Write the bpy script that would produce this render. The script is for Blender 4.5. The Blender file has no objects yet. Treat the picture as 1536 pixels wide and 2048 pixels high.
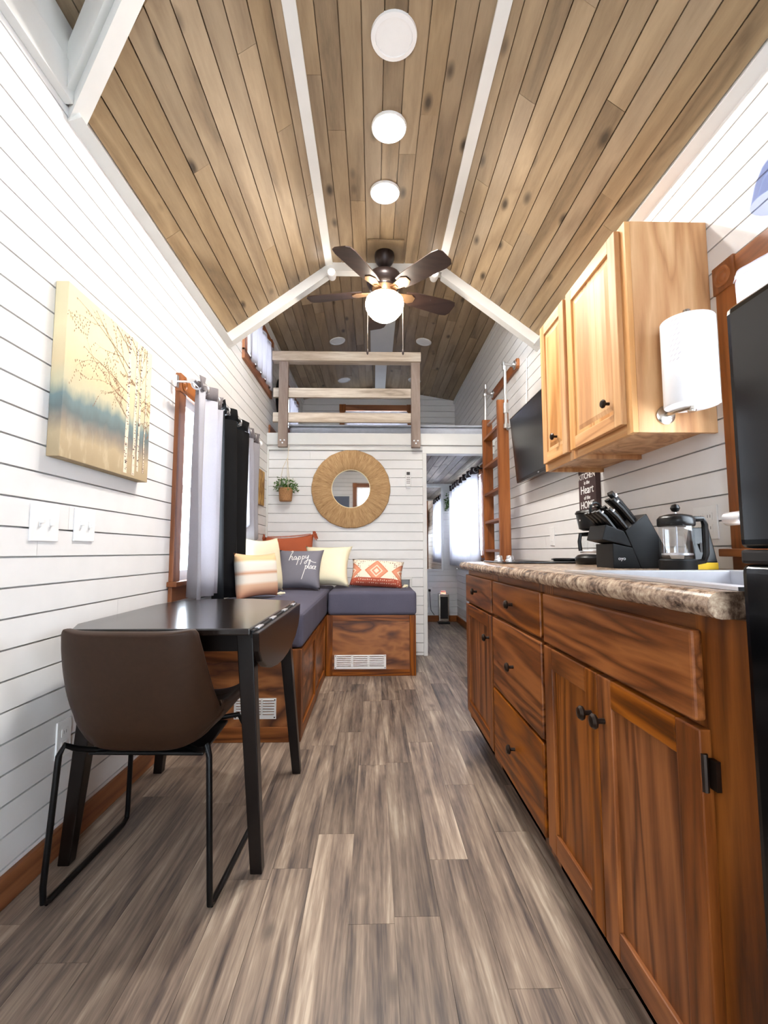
import bpy, bmesh, math, random
from mathutils import Vector, Matrix, Euler
random.seed(7)
SC = bpy.context.scene
COL = SC.collection
R = math.radians
# ------------------------------------------------------------------ camera
cam = bpy.data.cameras.new('camera'); camo = bpy.data.objects.new('camera', cam); COL.objects.link(camo)
cam.sensor_fit = 'VERTICAL'; cam.sensor_height = 36.0; cam.lens = 36.0 * 936.65 / 2048; cam.clip_start = .02
camo.location = (0, 0, .9717); camo.rotation_mode = 'XYZ'
camo.rotation_euler = (math.pi / 2 + .0838, 0, -.0229)
SC.camera = camo
# ------------------------------------------------------------------ world, exposure
w = bpy.data.worlds.new('world'); SC.world = w; w.use_nodes = True
bg = w.node_tree.nodes['Background']; bg.inputs[0].default_value = (.80, .90, 1, 1); bg.inputs[1].default_value = 10.0
SC.view_settings.view_transform = 'Standard'; SC.view_settings.look = 'None'
SC.view_settings.gamma = 1; SC.view_settings.use_curve_mapping = False
SC.view_settings.exposure = 0.72
LAMP = 15.5          # power of one recessed lamp
# ------------------------------------------------------------------ helpers
def lin(c):
    return tuple(((x / 255) / 12.92 if x / 255 <= .04045 else ((x / 255 + .055) / 1.055) ** 2.4) for x in c) + (1,)
class MB:
    def __init__(s): s.v = []; s.f = []
    def add(s, vs, fs, M=None):
        o = len(s.v)
        s.v += [tuple(M @ Vector(v)) if M else tuple(v) for v in vs]
        s.f += [tuple(i + o for i in f) for f in fs]; return s
    def box(s, x0, x1, y0, y1, z0, z1, M=None):
        return s.add([(x0,y0,z0),(x1,y0,z0),(x1,y1,z0),(x0,y1,z0),(x0,y0,z1),(x1,y0,z1),(x1,y1,z1),(x0,y1,z1)],
                     [(0,3,2,1),(4,5,6,7),(0,1,5,4),(1,2,6,5),(2,3,7,6),(3,0,4,7)], M)
    def hexa(s, a, b):      # two quads joined
        return s.add(list(a) + list(b), [(0,1,2,3),(7,6,5,4),(0,4,5,1),(1,5,6,2),(2,6,7,3),(3,7,4,0)])
    def prism(s, pts, ax, a, b, M=None):   # polygon in the two other axes, extruded along ax
        n = len(pts)
        def P(p, t): return {0: (t, p[0], p[1]), 1: (p[0], t, p[1]), 2: (p[0], p[1], t)}[ax]
        vs = [P(p, a) for p in pts] + [P(p, b) for p in pts]
        fs = [tuple(range(n)), tuple(range(2*n-1, n-1, -1))] + [(i, (i+1) % n, n+(i+1) % n, n+i) for i in range(n)]
        return s.add(vs, fs, M)
    def tube(s, pts, r, n=10, closed=False, M=None, cap=True):
        pts = [Vector(p) for p in pts]; m = len(pts); vs = []; fs = []
        rr = r if isinstance(r, (list, tuple)) else [r] * m
        up = None
        for i in range(m):
            if closed: t = pts[(i+1) % m] - pts[i-1]
            else: t = pts[min(i+1, m-1)] - pts[max(i-1, 0)]
            t.normalize()
            if up is None:
                up = t.orthogonal().normalized()
            else:
                up = (up - t * up.dot(t)); up = up.normalized() if up.length > 1e-6 else t.orthogonal().normalized()
            b = t.cross(up)
            for k in range(n):
                a = 2 * math.pi * k / n
                vs.append(pts[i] + (up * math.cos(a) + b * math.sin(a)) * rr[i])
        for i in range(m if closed else m - 1):
            j = (i+1) % m
            for k in range(n): fs.append((i*n+k, i*n+(k+1) % n, j*n+(k+1) % n, j*n+k))
        if cap and not closed: fs += [tuple(range(n-1, -1, -1)), tuple((m-1)*n+k for k in range(n))]
        return s.add(vs, fs, M)
    def lathe(s, prof, c=(0,0,0), n=24, ax=2, M=None):   # prof: (radius, height) along ax
        vs = []; fs = []; m = len(prof)
        for r, h in prof:
            for k in range(n):
                a = 2 * math.pi * k / n; p = (r*math.cos(a), r*math.sin(a))
                q = {2: (p[0], p[1], h), 0: (h, p[0], p[1]), 1: (p[0], h, p[1])}[ax]
                vs.append((q[0]+c[0], q[1]+c[1], q[2]+c[2]))
        for i in range(m-1):
            for k in range(n): fs.append((i*n+k, i*n+(k+1) % n, (i+1)*n+(k+1) % n, (i+1)*n+k))
        fs += [tuple(range(n-1, -1, -1)), tuple((m-1)*n+k for k in range(n))]
        return s.add(vs, fs, M)
    def grid(s, fn, nu, nv, M=None):
        vs = [fn(i/nu, j/nv) for j in range(nv+1) for i in range(nu+1)]
        fs = [(j*(nu+1)+i, j*(nu+1)+i+1, (j+1)*(nu+1)+i+1, (j+1)*(nu+1)+i) for j in range(nv) for i in range(nu)]
        return s.add(vs, fs, M)
def wloc(o):
    p = Vector((0,0,0))
    while o: p += o.location; o = o.parent
    return p
def obj(name, mb, mat, parent=None, bevel=0, smooth=False, local=False, seg=2, fix=True):
    me = bpy.data.meshes.new(name); off = Vector((0,0,0))
    if parent and not local: off = wloc(parent)
    me.from_pydata([tuple(Vector(v) - off) for v in mb.v], [], mb.f)
    bm = bmesh.new(); bm.from_mesh(me)
    if fix: bmesh.ops.recalc_face_normals(bm, faces=bm.faces)
    if bevel:
        ed = [e for e in bm.edges if len(e.link_faces) == 2 and e.calc_face_angle(0) > .6]
        bmesh.ops.bevel(bm, geom=ed, offset=bevel, segments=seg, affect='EDGES', profile=.6, clamp_overlap=True)
    if smooth:
        for f in bm.faces: f.smooth = True
        for e in bm.edges:
            if len(e.link_faces) == 2 and e.calc_face_angle(0) > .7: e.smooth = False
    bm.to_mesh(me); bm.free()
    me.materials.append(mat)
    o = bpy.data.objects.new(name, me); COL.objects.link(o)
    if parent: o.parent = parent
    return o
def box(name, b, mat, parent=None, bevel=0, **k): return obj(name, MB().box(*b), mat, parent, bevel, **k)
def tag(o, label, cat, group=None):
    o['label'] = label; o['category'] = cat
    if group: o['group'] = group
    return o
def thing(name, loc, label, cat, group=None, rz=0):
    o = bpy.data.objects.new(name, None); COL.objects.link(o); o.location = loc; o.rotation_euler = (0,0,rz); o.empty_display_size = .05
    return tag(o, label, cat, group)
def struct(o): o['kind'] = 'structure'; return o
def sempty(name, loc):
    o = bpy.data.objects.new(name, None); COL.objects.link(o); o.location = loc; return struct(o)
def text(body, size, ext=.0008, align='CENTER'):
    cu = bpy.data.curves.new('t', 'FONT'); cu.body = body; cu.size = size; cu.extrude = ext; cu.align_x = align; cu.resolution_u = 3
    ob = bpy.data.objects.new('t', cu); COL.objects.link(ob)
    dg = bpy.context.evaluated_depsgraph_get(); me = bpy.data.meshes.new_from_object(ob.evaluated_get(dg))
    m = MB(); m.v = [tuple(v.co) for v in me.vertices]; m.f = [tuple(p.vertices) for p in me.polygons]
    bpy.data.objects.remove(ob); bpy.data.curves.remove(cu); bpy.data.meshes.remove(me); return m
# ------------------------------------------------------------------ materials
class NT:
    def __init__(s, name):
        s.m = bpy.data.materials.new(name); s.m.use_nodes = True; s.t = s.m.node_tree; s.b = s.t.nodes['Principled BSDF']; s.out = s.t.nodes['Material Output']
    def n(s, typ, **k):
        x = s.t.nodes.new(typ)
        for a, v in k.items(): setattr(x, a, v)
        return x
    def l(s, a, b): s.t.links.new(a, b)
    def math(s, op, a, b=None, clamp=False):
        x = s.n('ShaderNodeMath', operation=op); x.use_clamp = clamp
        for i, v in enumerate((a, b)):
            if v is None: continue
            if isinstance(v, (int, float)): x.inputs[i].default_value = v
            else: s.l(v, x.inputs[i])
        return x.outputs[0]
    def mix(s, fac, a, b, blend='MIX'):
        x = s.n('ShaderNodeMix', data_type='RGBA', blend_type=blend)
        for i, v in ((0, fac), (6, a), (7, b)):
            if isinstance(v, (int, float)): x.inputs[i].default_value = v
            elif isinstance(v, tuple): x.inputs[i].default_value = v
            else: s.l(v, x.inputs[i])
        return x.outputs[2]
    def ramp(s, fac, stops, interp='LINEAR'):
        x = s.n('ShaderNodeValToRGB'); cr = x.color_ramp; cr.interpolation = interp
        while len(cr.elements) < len(stops): cr.elements.new(.5)
        for e, (p, c) in zip(cr.elements, stops): e.position = p; e.color = c
        s.l(fac, x.inputs[0]); return x.outputs[0]
    def coord(s, scale=(1,1,1), rnd=True, seed=0.0):
        tc = s.n('ShaderNodeTexCoord'); v = tc.outputs['Object']
        if rnd:
            oi = s.n('ShaderNodeObjectInfo'); r = s.math('MULTIPLY', oi.outputs['Random'], 37.0 + seed)
            a = s.n('ShaderNodeVectorMath', operation='ADD'); s.l(v, a.inputs[0]); s.l(r, a.inputs[1]); v = a.outputs[0]
        m = s.n('ShaderNodeMapping'); s.l(v, m.inputs[0]); m.inputs['Scale'].default_value = scale; return m.outputs[0]
    def noise(s, v, scale, detail=4, rough=.55, dist=0):
        x = s.n('ShaderNodeTexNoise'); s.l(v, x.inputs['Vector']); x.inputs['Scale'].default_value = scale
        x.inputs['Detail'].default_value = detail; x.inputs['Roughness'].default_value = rough; x.inputs['Distortion'].default_value = dist; return x.outputs[0]
    def bump(s, h, strength=.2, dist=.002):
        x = s.n('ShaderNodeBump'); x.inputs['Strength'].default_value = strength; x.inputs['Distance'].default_value = dist
        s.l(h, x.inputs['Height']); s.l(x.outputs[0], s.b.inputs['Normal'])
    def set(s, color=None, rough=None, metal=None, spec=None, **k):
        if color is not None:
            if isinstance(color, tuple): s.b.inputs['Base Color'].default_value = color
            else: s.l(color, s.b.inputs['Base Color'])
        if rough is not None: s.b.inputs['Roughness'].default_value = rough
        if metal is not None: s.b.inputs['Metallic'].default_value = metal
        if spec is not None: s.b.inputs['Specular IOR Level'].default_value = spec
        for a, v in k.items(): s.b.inputs[a.replace('_', ' ')].default_value = v
        return s.m
def plain(name, c, rough=.5, metal=0, spec=.5, var=.06, scale=30, bump=0):
    t = NT(name); v = t.coord(rnd=True); nz = t.noise(v, scale, 3)
    c = lin(c); lo = tuple(x * (1 - var) for x in c[:3]) + (1,); hi = tuple(min(1, x * (1 + var)) for x in c[:3]) + (1,)
    if bump: t.bump(nz, bump)
    return t.set(t.ramp(nz, [(.3, lo), (.7, hi)]), rough, metal, spec)
AX = {'X': 0, 'Y': 1, 'Z': 2}
def wood(name, cols, axis='Y', rough=.45, grain=1.0, var=.18, ring=.5, fine=.35, spec=.4, knots=0, stretch=.07, bands=6.0):
    """long grain along axis; cols dark, mid, light"""
    t = NT(name); sc = [1, 1, 1]; sc[AX[axis]] = stretch
    v = t.coord(tuple(sc)); d, m, l = [lin(c) for c in cols]
    big = t.noise(v, 5.5 * grain, 3, .5, .6)
    wv = t.math('FRACT', t.math('MULTIPLY', big, bands)); tri = t.math('ABSOLUTE', t.math('SUBTRACT', t.math('MULTIPLY', wv, 2.0), 1.0))
    fn = t.noise(v, 90 * grain, 4, .7)
    f = t.math('ADD', t.math('MULTIPLY', tri, ring), t.math('MULTIPLY', fn, fine))
    f = t.math('ADD', f, t.math('MULTIPLY', big, 1 - ring - fine * .5))
    c = t.ramp(f, [(.2, d), (.5, m), (.85, l)])
    if knots:
        sc2 = [1, 1, 1]; sc2[AX[axis]] = .45
        kv = t.coord(tuple(sc2), seed=11); vo = t.n('ShaderNodeTexVoronoi'); t.l(kv, vo.inputs['Vector']); vo.inputs['Scale'].default_value = knots
        k = t.ramp(vo.outputs['Distance'], [(.05, (1,1,1,1)), (.17, (0,0,0,1))]); c = t.mix(k, c, tuple(x * .55 for x in d[:3]) + (1,))
    oi = t.n('ShaderNodeObjectInfo'); hs = t.n('ShaderNodeHueSaturation'); t.l(c, hs.inputs['Color'])
    t.l(t.math('ADD', t.math('MULTIPLY', oi.outputs['Random'], 2 * var), 1 - var), hs.inputs['Value'])
    t.l(t.math('ADD', t.math('MULTIPLY', t.math('FRACT', t.math('MULTIPLY', oi.outputs['Random'], 7.3)), .14), .93), hs.inputs['Saturation'])
    t.bump(fn, .12, .001)
    return t.set(hs.outputs[0], rough, 0, spec)
def emit(name, c, strength):
    t = NT(name); return t.set(c, .4, Emission_Color=c, Emission_Strength=strength)
def cloth(name, c, rough=.9, transl=.0, scale=350, var=.12):
    t = NT(name); v = t.coord(); nz = t.noise(v, scale, 2); c = lin(c)
    big = t.noise(v, 6, 2)
    col = t.ramp(t.math('ADD', t.math('MULTIPLY', nz, .6), t.math('MULTIPLY', big, .4)), [(.3, tuple(x*(1-var) for x in c[:3])+(1,)), (.7, tuple(min(1,x*(1+var)) for x in c[:3])+(1,))])
    t.bump(nz, .25, .001); m = t.set(col, rough, 0, .2)
    if transl:
        tr = t.n('ShaderNodeBsdfTranslucent'); t.l(col, tr.inputs[0]); mx = t.n('ShaderNodeMixShader'); mx.inputs[0].default_value = transl
        t.l(t.b.outputs[0], mx.inputs[1]); t.l(tr.outputs[0], mx.inputs[2]); t.l(mx.outputs[0], t.out.inputs[0])
    return m
def glassy(name, tint=(1,1,1,1), refl=.08):
    t = NT(name); tp = t.n('ShaderNodeBsdfTransparent'); tp.inputs[0].default_value = tint
    gl = t.n('ShaderNodeBsdfGlossy'); gl.inputs['Roughness'].default_value = .02
    mx = t.n('ShaderNodeMixShader'); mx.inputs[0].default_value = refl; t.l(tp.outputs[0], mx.inputs[1]); t.l(gl.outputs[0], mx.inputs[2]); t.l(mx.outputs[0], t.out.inputs[0])
    return t.m
M = {}
M['white'] = plain('white_paint', (232,230,228), .38, var=.02, scale=9)
M['trim'] = plain('trim_paint', (226,225,221), .42, var=.02, scale=9)
PC = [(92,76,56), (140,118,91), (170,147,116)]
M['plank'] = wood('stained_pine_ceiling', PC, 'Y', .5, .9, .11, .30, .34, knots=6.5, stretch=.12, bands=4)
M['plank_grey'] = wood('grey_washed_ceiling_wood', [(86,78,72), (128,117,106), (170,158,146)], 'Y', .5, .9, .2, .3, .4, stretch=.1)
def floor_mat():
    t = NT('weathered_vinyl_plank'); v = t.coord((1, .045, 1)); v2 = t.coord((1, .22, 1), seed=5)
    a = t.noise(v, 30, 5, .65, .5); b = t.noise(v, 130, 3, .7); g = t.noise(v2, 9, 4, .6, .3)
    f = t.math('ADD', t.math('ADD', t.math('MULTIPLY', a, .80), t.math('MULTIPLY', b, .25)), t.math('MULTIPLY', g, .42))
    c = t.ramp(f, [(.52, lin((54,48,47))), (.61, lin((88,77,72))), (.71, lin((122,106,94))), (.82, lin((152,134,118))), (.93, lin((186,170,152)))])
    k = t.n('ShaderNodeTexVoronoi'); t.l(t.coord((1, .5, 1), seed=3), k.inputs['Vector']); k.inputs['Scale'].default_value = 7
    c = t.mix(t.ramp(k.outputs['Distance'], [(.05, (.6,.6,.6,1)), (.16, (0,0,0,1))]), c, lin((70,62,58)))
    oi = t.n('ShaderNodeObjectInfo'); hs = t.n('ShaderNodeHueSaturation'); t.l(c, hs.inputs['Color'])
    t.l(t.math('ADD', t.math('MULTIPLY', oi.outputs['Random'], .36), .80), hs.inputs['Value']); t.bump(b, .12, .001)
    return t.set(hs.outputs[0], .42, 0, .35)
M['floor'] = floor_mat()
OK_ = [(36,15,4), (106,54,14), (146,84,32)]
for a in 'XYZ': M['oak' + a] = wood('brown_oak_' + a, OK_, a, .40, 1.1, .08, .50, .45, spec=.25, stretch=.07, bands=9)
HK = [(150,98,56), (196,144,94), (220,176,126)]
for a in 'YZ': M['hick' + a] = wood('natural_hickory_' + a, HK, a, .42, 1.0, .1, .42, .3, spec=.25, stretch=.07, bands=6)
M['hickpanel'] = wood('knotty_hickory_panel', HK, 'Z', .42, 1.0, .1, .42, .3, spec=.25, knots=3.5, stretch=.07, bands=6)
LD = [(80,40,16), (134,76,36), (164,100,54)]
for a in 'XYZ': M['lad' + a] = wood('ladder_oak_' + a, LD, a, .42, 1.0, .06, .4, .35, stretch=.08, bands=5)
PLY = [(74,36,14), (122,70,32), (166,104,54)]
M['ply'] = wood('stained_fir_plywood', PLY, 'X', .4, 1.0, .05, .7, .12, stretch=.3, bands=4)
M['plyY'] = wood('stained_fir_plywood_side', PLY, 'Y', .4, 1.0, .05, .7, .12, stretch=.3, bands=4)
M['barn'] = wood('weathered_rail_wood', [(120,102,88), (196,178,158), (236,224,208)], 'X', .6, 1, .06, .3, .4, stretch=.12)
M['barnZ'] = wood('weathered_post_wood', [(96,78,68), (138,118,106), (164,146,134)], 'Z', .6, 1, .06, .3, .4, stretch=.12)
M['espresso'] = plain('espresso_wood', (20,14,12), .28, spec=.3, var=.1)
M['esptop'] = plain('espresso_table_top', (28,21,18), .18, spec=.45, var=.06)
M['leather'] = plain('brown_leather', (48,30,18), .5, spec=.25, var=.1, scale=60, bump=.15)
M['blackmetal'] = plain('black_metal', (12,12,13), .4, .3, .3)
M['blackplastic'] = plain('black_plastic', (9,9,10), .3, spec=.35)
M['charcoal'] = plain('charcoal_wood', (14,15,17), .45, spec=.25, var=.1)
M['fridge'] = plain('black_fridge', (5,6,8), .14, spec=.3, var=.04)
M['fridge2'] = plain('dark_grey_fridge', (34,31,30), .4, spec=.3, var=.04)
M['screen'] = plain('tv_screen', (12,12,14), .2, var=.02)
M['steel'] = plain('brushed_steel', (222,222,226), .36, 1, var=.03)
M['pipe'] = plain('galvanized_pipe', (196,194,192), .32, .9, var=.06)
M['nickel'] = plain('nickel', (190,182,172), .25, 1, var=.04)
M['bronze'] = plain('dark_bronze', (46,36,30), .35, .7)
M['bronzefan'] = plain('bronze_fan', (44,34,32), .35, .5)
M['blade'] = wood('dark_blade_wood', [(30,20,16), (46,32,27), (60,43,36)], 'X', .4, 1, .05, .3, .4)
M['brass'] = plain('antique_brass', (150,116,84), .35, .7)
M['cushion'] = cloth('slate_cushion', (92,90,106), .92, var=.14)
M['cream'] = cloth('cream_velvet', (250,240,208), .8, var=.06)
M['terra'] = cloth('terracotta_cotton', (186,98,66), .9)
M['grey_pillow'] = cloth('grey_pillow', (126,124,134), .9)
M['white_text'] = plain('white_print', (240,238,236), .7)
M['curt'] = cloth('sheer_grey_linen', (196,194,200), .9, .45, var=.08)
M['curt_head'] = cloth('grey_curtain_header', (122,116,118), .9, .15)
M['curt_dark'] = cloth('dark_curtain_header', (70,62,66), .9, .1)
M['black_curt'] = cloth('blackout_curtain', (18,18,20), .85, var=.1)
M['white_curt'] = cloth('white_sheer', (236,236,242), .9, .6, var=.04)
M['glass'] = glassy('window_glass')
M['blueglass'] = glassy('tinted_glass', (.72,.77,.90,1), .12)
M['clear'] = glassy('clear_glass', (.93,.95,.96,1), .1)
M['mirror'] = plain('mirror_silver', (238,238,238), .02, 1, var=0)
M['plate'] = plain('white_plastic', (238,237,235), .35, var=.01)
M['slot'] = plain('slot_dark', (60,58,58), .6)
M['terracotta_pot'] = plain('woven_pot', (168,124,84), .9, var=.25, scale=90, bump=.5)
M['leaf'] = plain('leaf_green', (74,112,44), .55, var=.3, scale=20)
M['rope'] = plain('cotton_rope', (214,200,176), .9, var=.1)
M['paper'] = plain('paper_towel', (246,245,246), .95, var=.01, bump=.1)
M['blue'] = plain('loft_bedding', (196,198,206), .9, var=.06)
M['yellow'] = plain('yellow_print', (226,186,40), .6)
M['signbrown'] = plain('sign_brown', (64,44,44), .7, var=.1)
M['red'] = emit('heater_lamp', (1, .25, .15, 1), 2)
M['lamp_on'] = emit('lamp_lens', (1, .95, .88, 1), 28)
M['globe'] = emit('frosted_globe', (1, .90, .76, 1), 26)
M['spot'] = emit('spot_lens', (1, .96, .92, 1), 14)
def straw():
    t = NT('woven_seagrass'); tc = t.n('ShaderNodeTexCoord'); sp = t.n('ShaderNodeSeparateXYZ'); t.l(tc.outputs['Object'], sp.inputs[0])
    an = t.math('ARCTAN2', sp.outputs[0], sp.outputs[2]); rd = t.math('SQRT', t.math('ADD', t.math('MULTIPLY', sp.outputs[0], sp.outputs[0]), t.math('MULTIPLY', sp.outputs[2], sp.outputs[2])))
    cb = t.n('ShaderNodeCombineXYZ'); t.l(t.math('MULTIPLY', an, 1.0), cb.inputs[0]); t.l(t.math('MULTIPLY', rd, .25), cb.inputs[1])
    f = t.noise(cb.outputs[0], 55, 3, .7); f2 = t.noise(cb.outputs[0], 9, 2)
    c = t.ramp(t.math('ADD', t.math('MULTIPLY', f, .75), t.math('MULTIPLY', f2, .25)), [(.3, lin((132,98,62))), (.5, lin((190,152,108))), (.72, lin((222,188,142)))])
    t.bump(f, .8, .006); return t.set(c, .8, 0, .2)
M['straw'] = straw()
def granite():
    t = NT('granite_laminate'); v = t.coord(rnd=False); a = t.noise(v, 26, 6, .7, .6); b = t.noise(v, 85, 4, .7)
    f = t.math('ADD', t.math('MULTIPLY', a, .65), t.math('MULTIPLY', b, .35))
    c = t.ramp(f, [(.36, lin((44,34,28))), (.44, lin((104,84,70))), (.52, lin((160,136,116))), (.62, lin((204,184,158))), (.72, lin((138,120,110)))])
    return t.set(c, .25, 0, .5)
M['granite'] = granite()
# ------------------------------------------------------------------ dimensions (metres, +Y into the room)
XL, XR = -1.02, 1.173
ZW, ZF, XFL, XFR = 2.482, 3.006, -.3145, .481      # wall top, flat ceiling, edges of the flat strip
D1, DP, D2, YR = 3.18, 4.472, 6.59, -1.2
ZLW, ZLR = 3.14, 3.33                               # loft wall top, loft ridge
PITCH = .0858
def cells(u0, u1, v0, v1, holes):
    us = sorted({u0, u1} | {min(max(h[i], u0), u1) for h in holes for i in (0, 1)}); vs = sorted({v0, v1} | {min(max(h[i], v0), v1) for h in holes for i in (2, 3)})
    for a, b in zip(us, us[1:]):
        for c, d in zip(vs, vs[1:]):
            if not any(h[0] - 1e-6 <= a and b <= h[1] + 1e-6 and h[2] - 1e-6 <= c and d <= h[3] + 1e-6 for h in holes): yield a, b, c, d
def side_wall(name, xin, sgn, y0, y1, z0, z1, holes, phase):
    """wall in the YZ plane, inner face at xin, room on the sgn side; its lap boards are parts"""
    mb = MB(); xa, xb = sorted((xin - sgn * .024, xin - sgn * .10))
    for a, b, c, d in cells(y0, y1, z0, z1, holes): mb.box(xa, xb, a, b, c, d)
    wl = struct(obj(name, mb, M['white'])); rng = random.Random(name)
    bx0, bx1 = sorted((xin, xin - sgn * .024)); k = 0; z = phase
    while z < z1 - .02:
        a, b = max(z, z0) + .0028, min(z + PITCH, z1) - .0028
        if b - a > .01:
            iv = [(y0, y1)]
            for h in holes:
                if h[2] < b and h[3] > a:
                    iv = [q for (p, r) in iv for q in ((p, min(r, h[0])), (max(p, h[1]), r)) if q[1] - q[0] > .01]
            for p, r in iv:
                t = p; first = True
                while t < r - .01:
                    L = rng.uniform(1.1, 3.3) if first else rng.uniform(2.4, 3.4); e = t + L
                    if e > r - .5: e = r
                    box('lap_board', (bx0, bx1, t + .0008, e - .0008, a, b), M['white'], wl, local=True); t = e; first = False
        z += PITCH
    return wl
# openings (y0, y1, z0, z1)
WL1 = (2.46, 3.36, .84, 1.80); WL2 = (3.62, 4.45, 2.55, 2.95); WL3 = (5.35, 6.05, 2.42, 2.85)
WR1 = (.50, 1.40, 1.00, 1.83); WR2 = (4.95, 6.40, .95, 1.80)
side_wall('wall_left', XL, 1, YR - .1, D2 + .1, 0, 3.34, [WL1, WL2, WL3], .0115 - PITCH)
side_wall('wall_right', XR, -1, YR - .1, D2 + .1, 0, 3.34, [WR1, WR2], .045 - PITCH)
def cross_wall(name, yin, sgn, x0, x1, z0, z1, holes, phase, boards=True):
    mb = MB(); ya, yb = sorted((yin - sgn * .024, yin - sgn * .09))
    for a, b, c, d in cells(x0, x1, z0, z1, holes): mb.box(a, b, ya, yb, c, d)
    wl = struct(obj(name, mb, M['white'])); rng = random.Random(name); z = phase
    if not boards: return wl
    b0, b1 = sorted((yin, yin - sgn * .024))
    while z < z1 - .02:
        a, b = max(z, z0) + .0025, min(z + .0868, z1) - .0025
        if b - a > .01:
            iv = [(x0, x1)]
            for h in holes:
                if h[2] < b and h[3] > a: iv = [q for (p, r) in iv for q in ((p, min(r, h[0])), (max(p, h[1]), r)) if q[1] - q[0] > .01]
            for p, r in iv:
                c = rng.uniform(p + .25, r - .2) if r - p > 1.0 and rng.random() < .55 else r
                for u, v in ((p, c), (c, r)):
                    if v - u > .02: box('lap_board', (u + .0006, v - .0006, b0, b1, a, b), M['white'], wl, local=True)
        z += .0868
    return wl
NICHE = (.16, .345, .60, .705)
cross_wall('wall_middle', DP, -1, XL, .505, 0, 1.985, [NICHE], .03 - .0868)
WB = (-.40, .48, 2.34, 2.98)
cross_wall('wall_back', D2, -1, XL, XR, 0, 3.34, [WB], .03 - .0868)
WREAR = (-.36, .42, .10, 2.36)
cross_wall('wall_rear', YR, 1, XL, XR, 0, 3.34, [WREAR], .03 - .0868)
# paint of the loft end: plain white in shade. floor ------------------------------------------------
fl = struct(box('floor', (XL - .1, XR + .1, YR, D2 + .1, -.06, -.004), M['floor']))
rng = random.Random(3); PWF = .122; x = XL - .02
cnt = 0
while x < XR:
    y = YR - rng.uniform(0, .9)
    while y < D2:
        L = .915; a, b = max(y, YR), min(y + L, D2)
        if b > .2 and b - a > .01:
            box('floor_plank', (max(x, XL) + .0005, min(x + PWF, XR) - .0005, a + .0005, b - .0005, -.004, 0), M['floor'], fl, local=True); cnt += 1
        y += L
    x += PWF
# ceilings --------------------------------------------------------------------------------------
def plank_strip(parent, P0, P1, nrows, nrm, y0f, y1, mat, seed, minL=1.3, maxL=2.6, th=.012, gap=.0024):
    """planks running along Y across the line P0-P1 (x,z); nrm points into the room"""
    r = random.Random(seed); A = Vector(P0); B = Vector(P1); n = Vector(nrm)
    for i in range(nrows):
        a = A.lerp(B, i / nrows); b = A.lerp(B, (i + 1) / nrows); d = (b - a).normalized(); a = a + d * gap; b = b - d * gap
        y = y0f(a.x); yb = y0f(b.x); first = True
        while y < y1 - .01:
            e = y + (r.uniform(.35, maxL) if first else r.uniform(minL, maxL))
            if e > y1 - .3: e = y1
            ya = y + .0006; ybb = (yb if first else y) + .0006; en = e - .0006
            mb = MB(); o = n * th; off = r.uniform(0, .0015)
            o = n * (th - off)
            q1 = [(a.x, ya, a.y), (b.x, ybb, b.y), (b.x, en, b.y), (a.x, en, a.y)]
            q2 = [(p[0] + o.x, p[1], p[2] + o.y) for p in q1]
            mb.hexa(q1, q2); obj('ceiling_plank', mb, mat, parent, local=True)
            y = e; first = False
ce = struct(obj('ceiling', MB()
    .hexa([(XFL, YR, ZF + .014), (XFR, YR, ZF + .014), (XFR, D1, ZF + .014), (XFL, D1, ZF + .014)], [(XFL, YR, ZF + .06), (XFR, YR, ZF + .06), (XFR, D1, ZF + .06), (XFL, D1, ZF + .06)])
    .hexa([(XFR, YR, ZF + .014), (XR + .05, YR, ZW - .02), (XR + .05, D1, ZW - .02), (XFR, D1, ZF + .014)], [(XFR, YR, ZF + .07), (XR + .05, YR, ZW + .04), (XR + .05, D1, ZW + .04), (XFR, D1, ZF + .07)])
    .hexa([(XFL, .98, ZF + .014), (XL - .05, 1.47, ZW - .02), (XL - .05, D1, ZW - .02), (XFL, D1, ZF + .014)], [(XFL, .98, ZF + .07), (XL - .05, 1.47, ZW + .04), (XL - .05, D1, ZW + .04), (XFL, D1, ZF + .07)]), M['plank']))
diag = lambda xx: 1.535 + (xx - XL) * (1.40 - 1.535) / (-.798 + 1.02)
sl = (ZF - ZW) / (XFL - XL); nl_ = Vector((sl, -1)).normalized() ; 
plank_strip(ce, (XL, ZW + .012), (XFL, ZF + .012), 10, (nl_.x, nl_.y), diag, D1, M['plank'], 1)
sr = (ZF - ZW) / (XR - XFR); nr_ = Vector((-sr, -1)).normalized()
plank_strip(ce, (XFR, ZF + .012), (XR, ZW + .012), 10, (nr_.x, nr_.y), lambda q: .1, D1, M['plank'], 2)
plank_strip(ce, (XFL, ZF + .013), (XFR, ZF + .013), 9, (0, -1), lambda q: .1, D1, M['plank'], 5)
# loft roof and the roof over the near left dormer
XM = (XL + XR) / 2
c2 = struct(obj('ceiling', MB()
    .hexa([(XL - .1, D1, ZLW + .012), (XM, D1, ZLR + .012), (XM, D2 + .1, ZLR + .012), (XL - .1, D2 + .1, ZLW + .012)], [(XL - .1, D1, ZLW + .07), (XM, D1, ZLR + .07), (XM, D2 + .1, ZLR + .07), (XL - .1, D2 + .1, ZLW + .07)])
    .hexa([(XM, D1, ZLR + .012), (XR + .1, D1, ZLW + .012), (XR + .1, D2 + .1, ZLW + .012), (XM, D2 + .1, ZLR + .012)], [(XM, D1, ZLR + .07), (XR + .1, D1, ZLW + .07), (XR + .1, D2 + .1, ZLW + .07), (XM, D2 + .1, ZLR + .07)])
    .box(XL - .1, XR + .1, D1 - .02, D1, ZF + .03, ZLR + .07), M['plank']))
nrm = Vector(((ZLR - ZLW) / (XM - XL), -1)).normalized()
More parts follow.
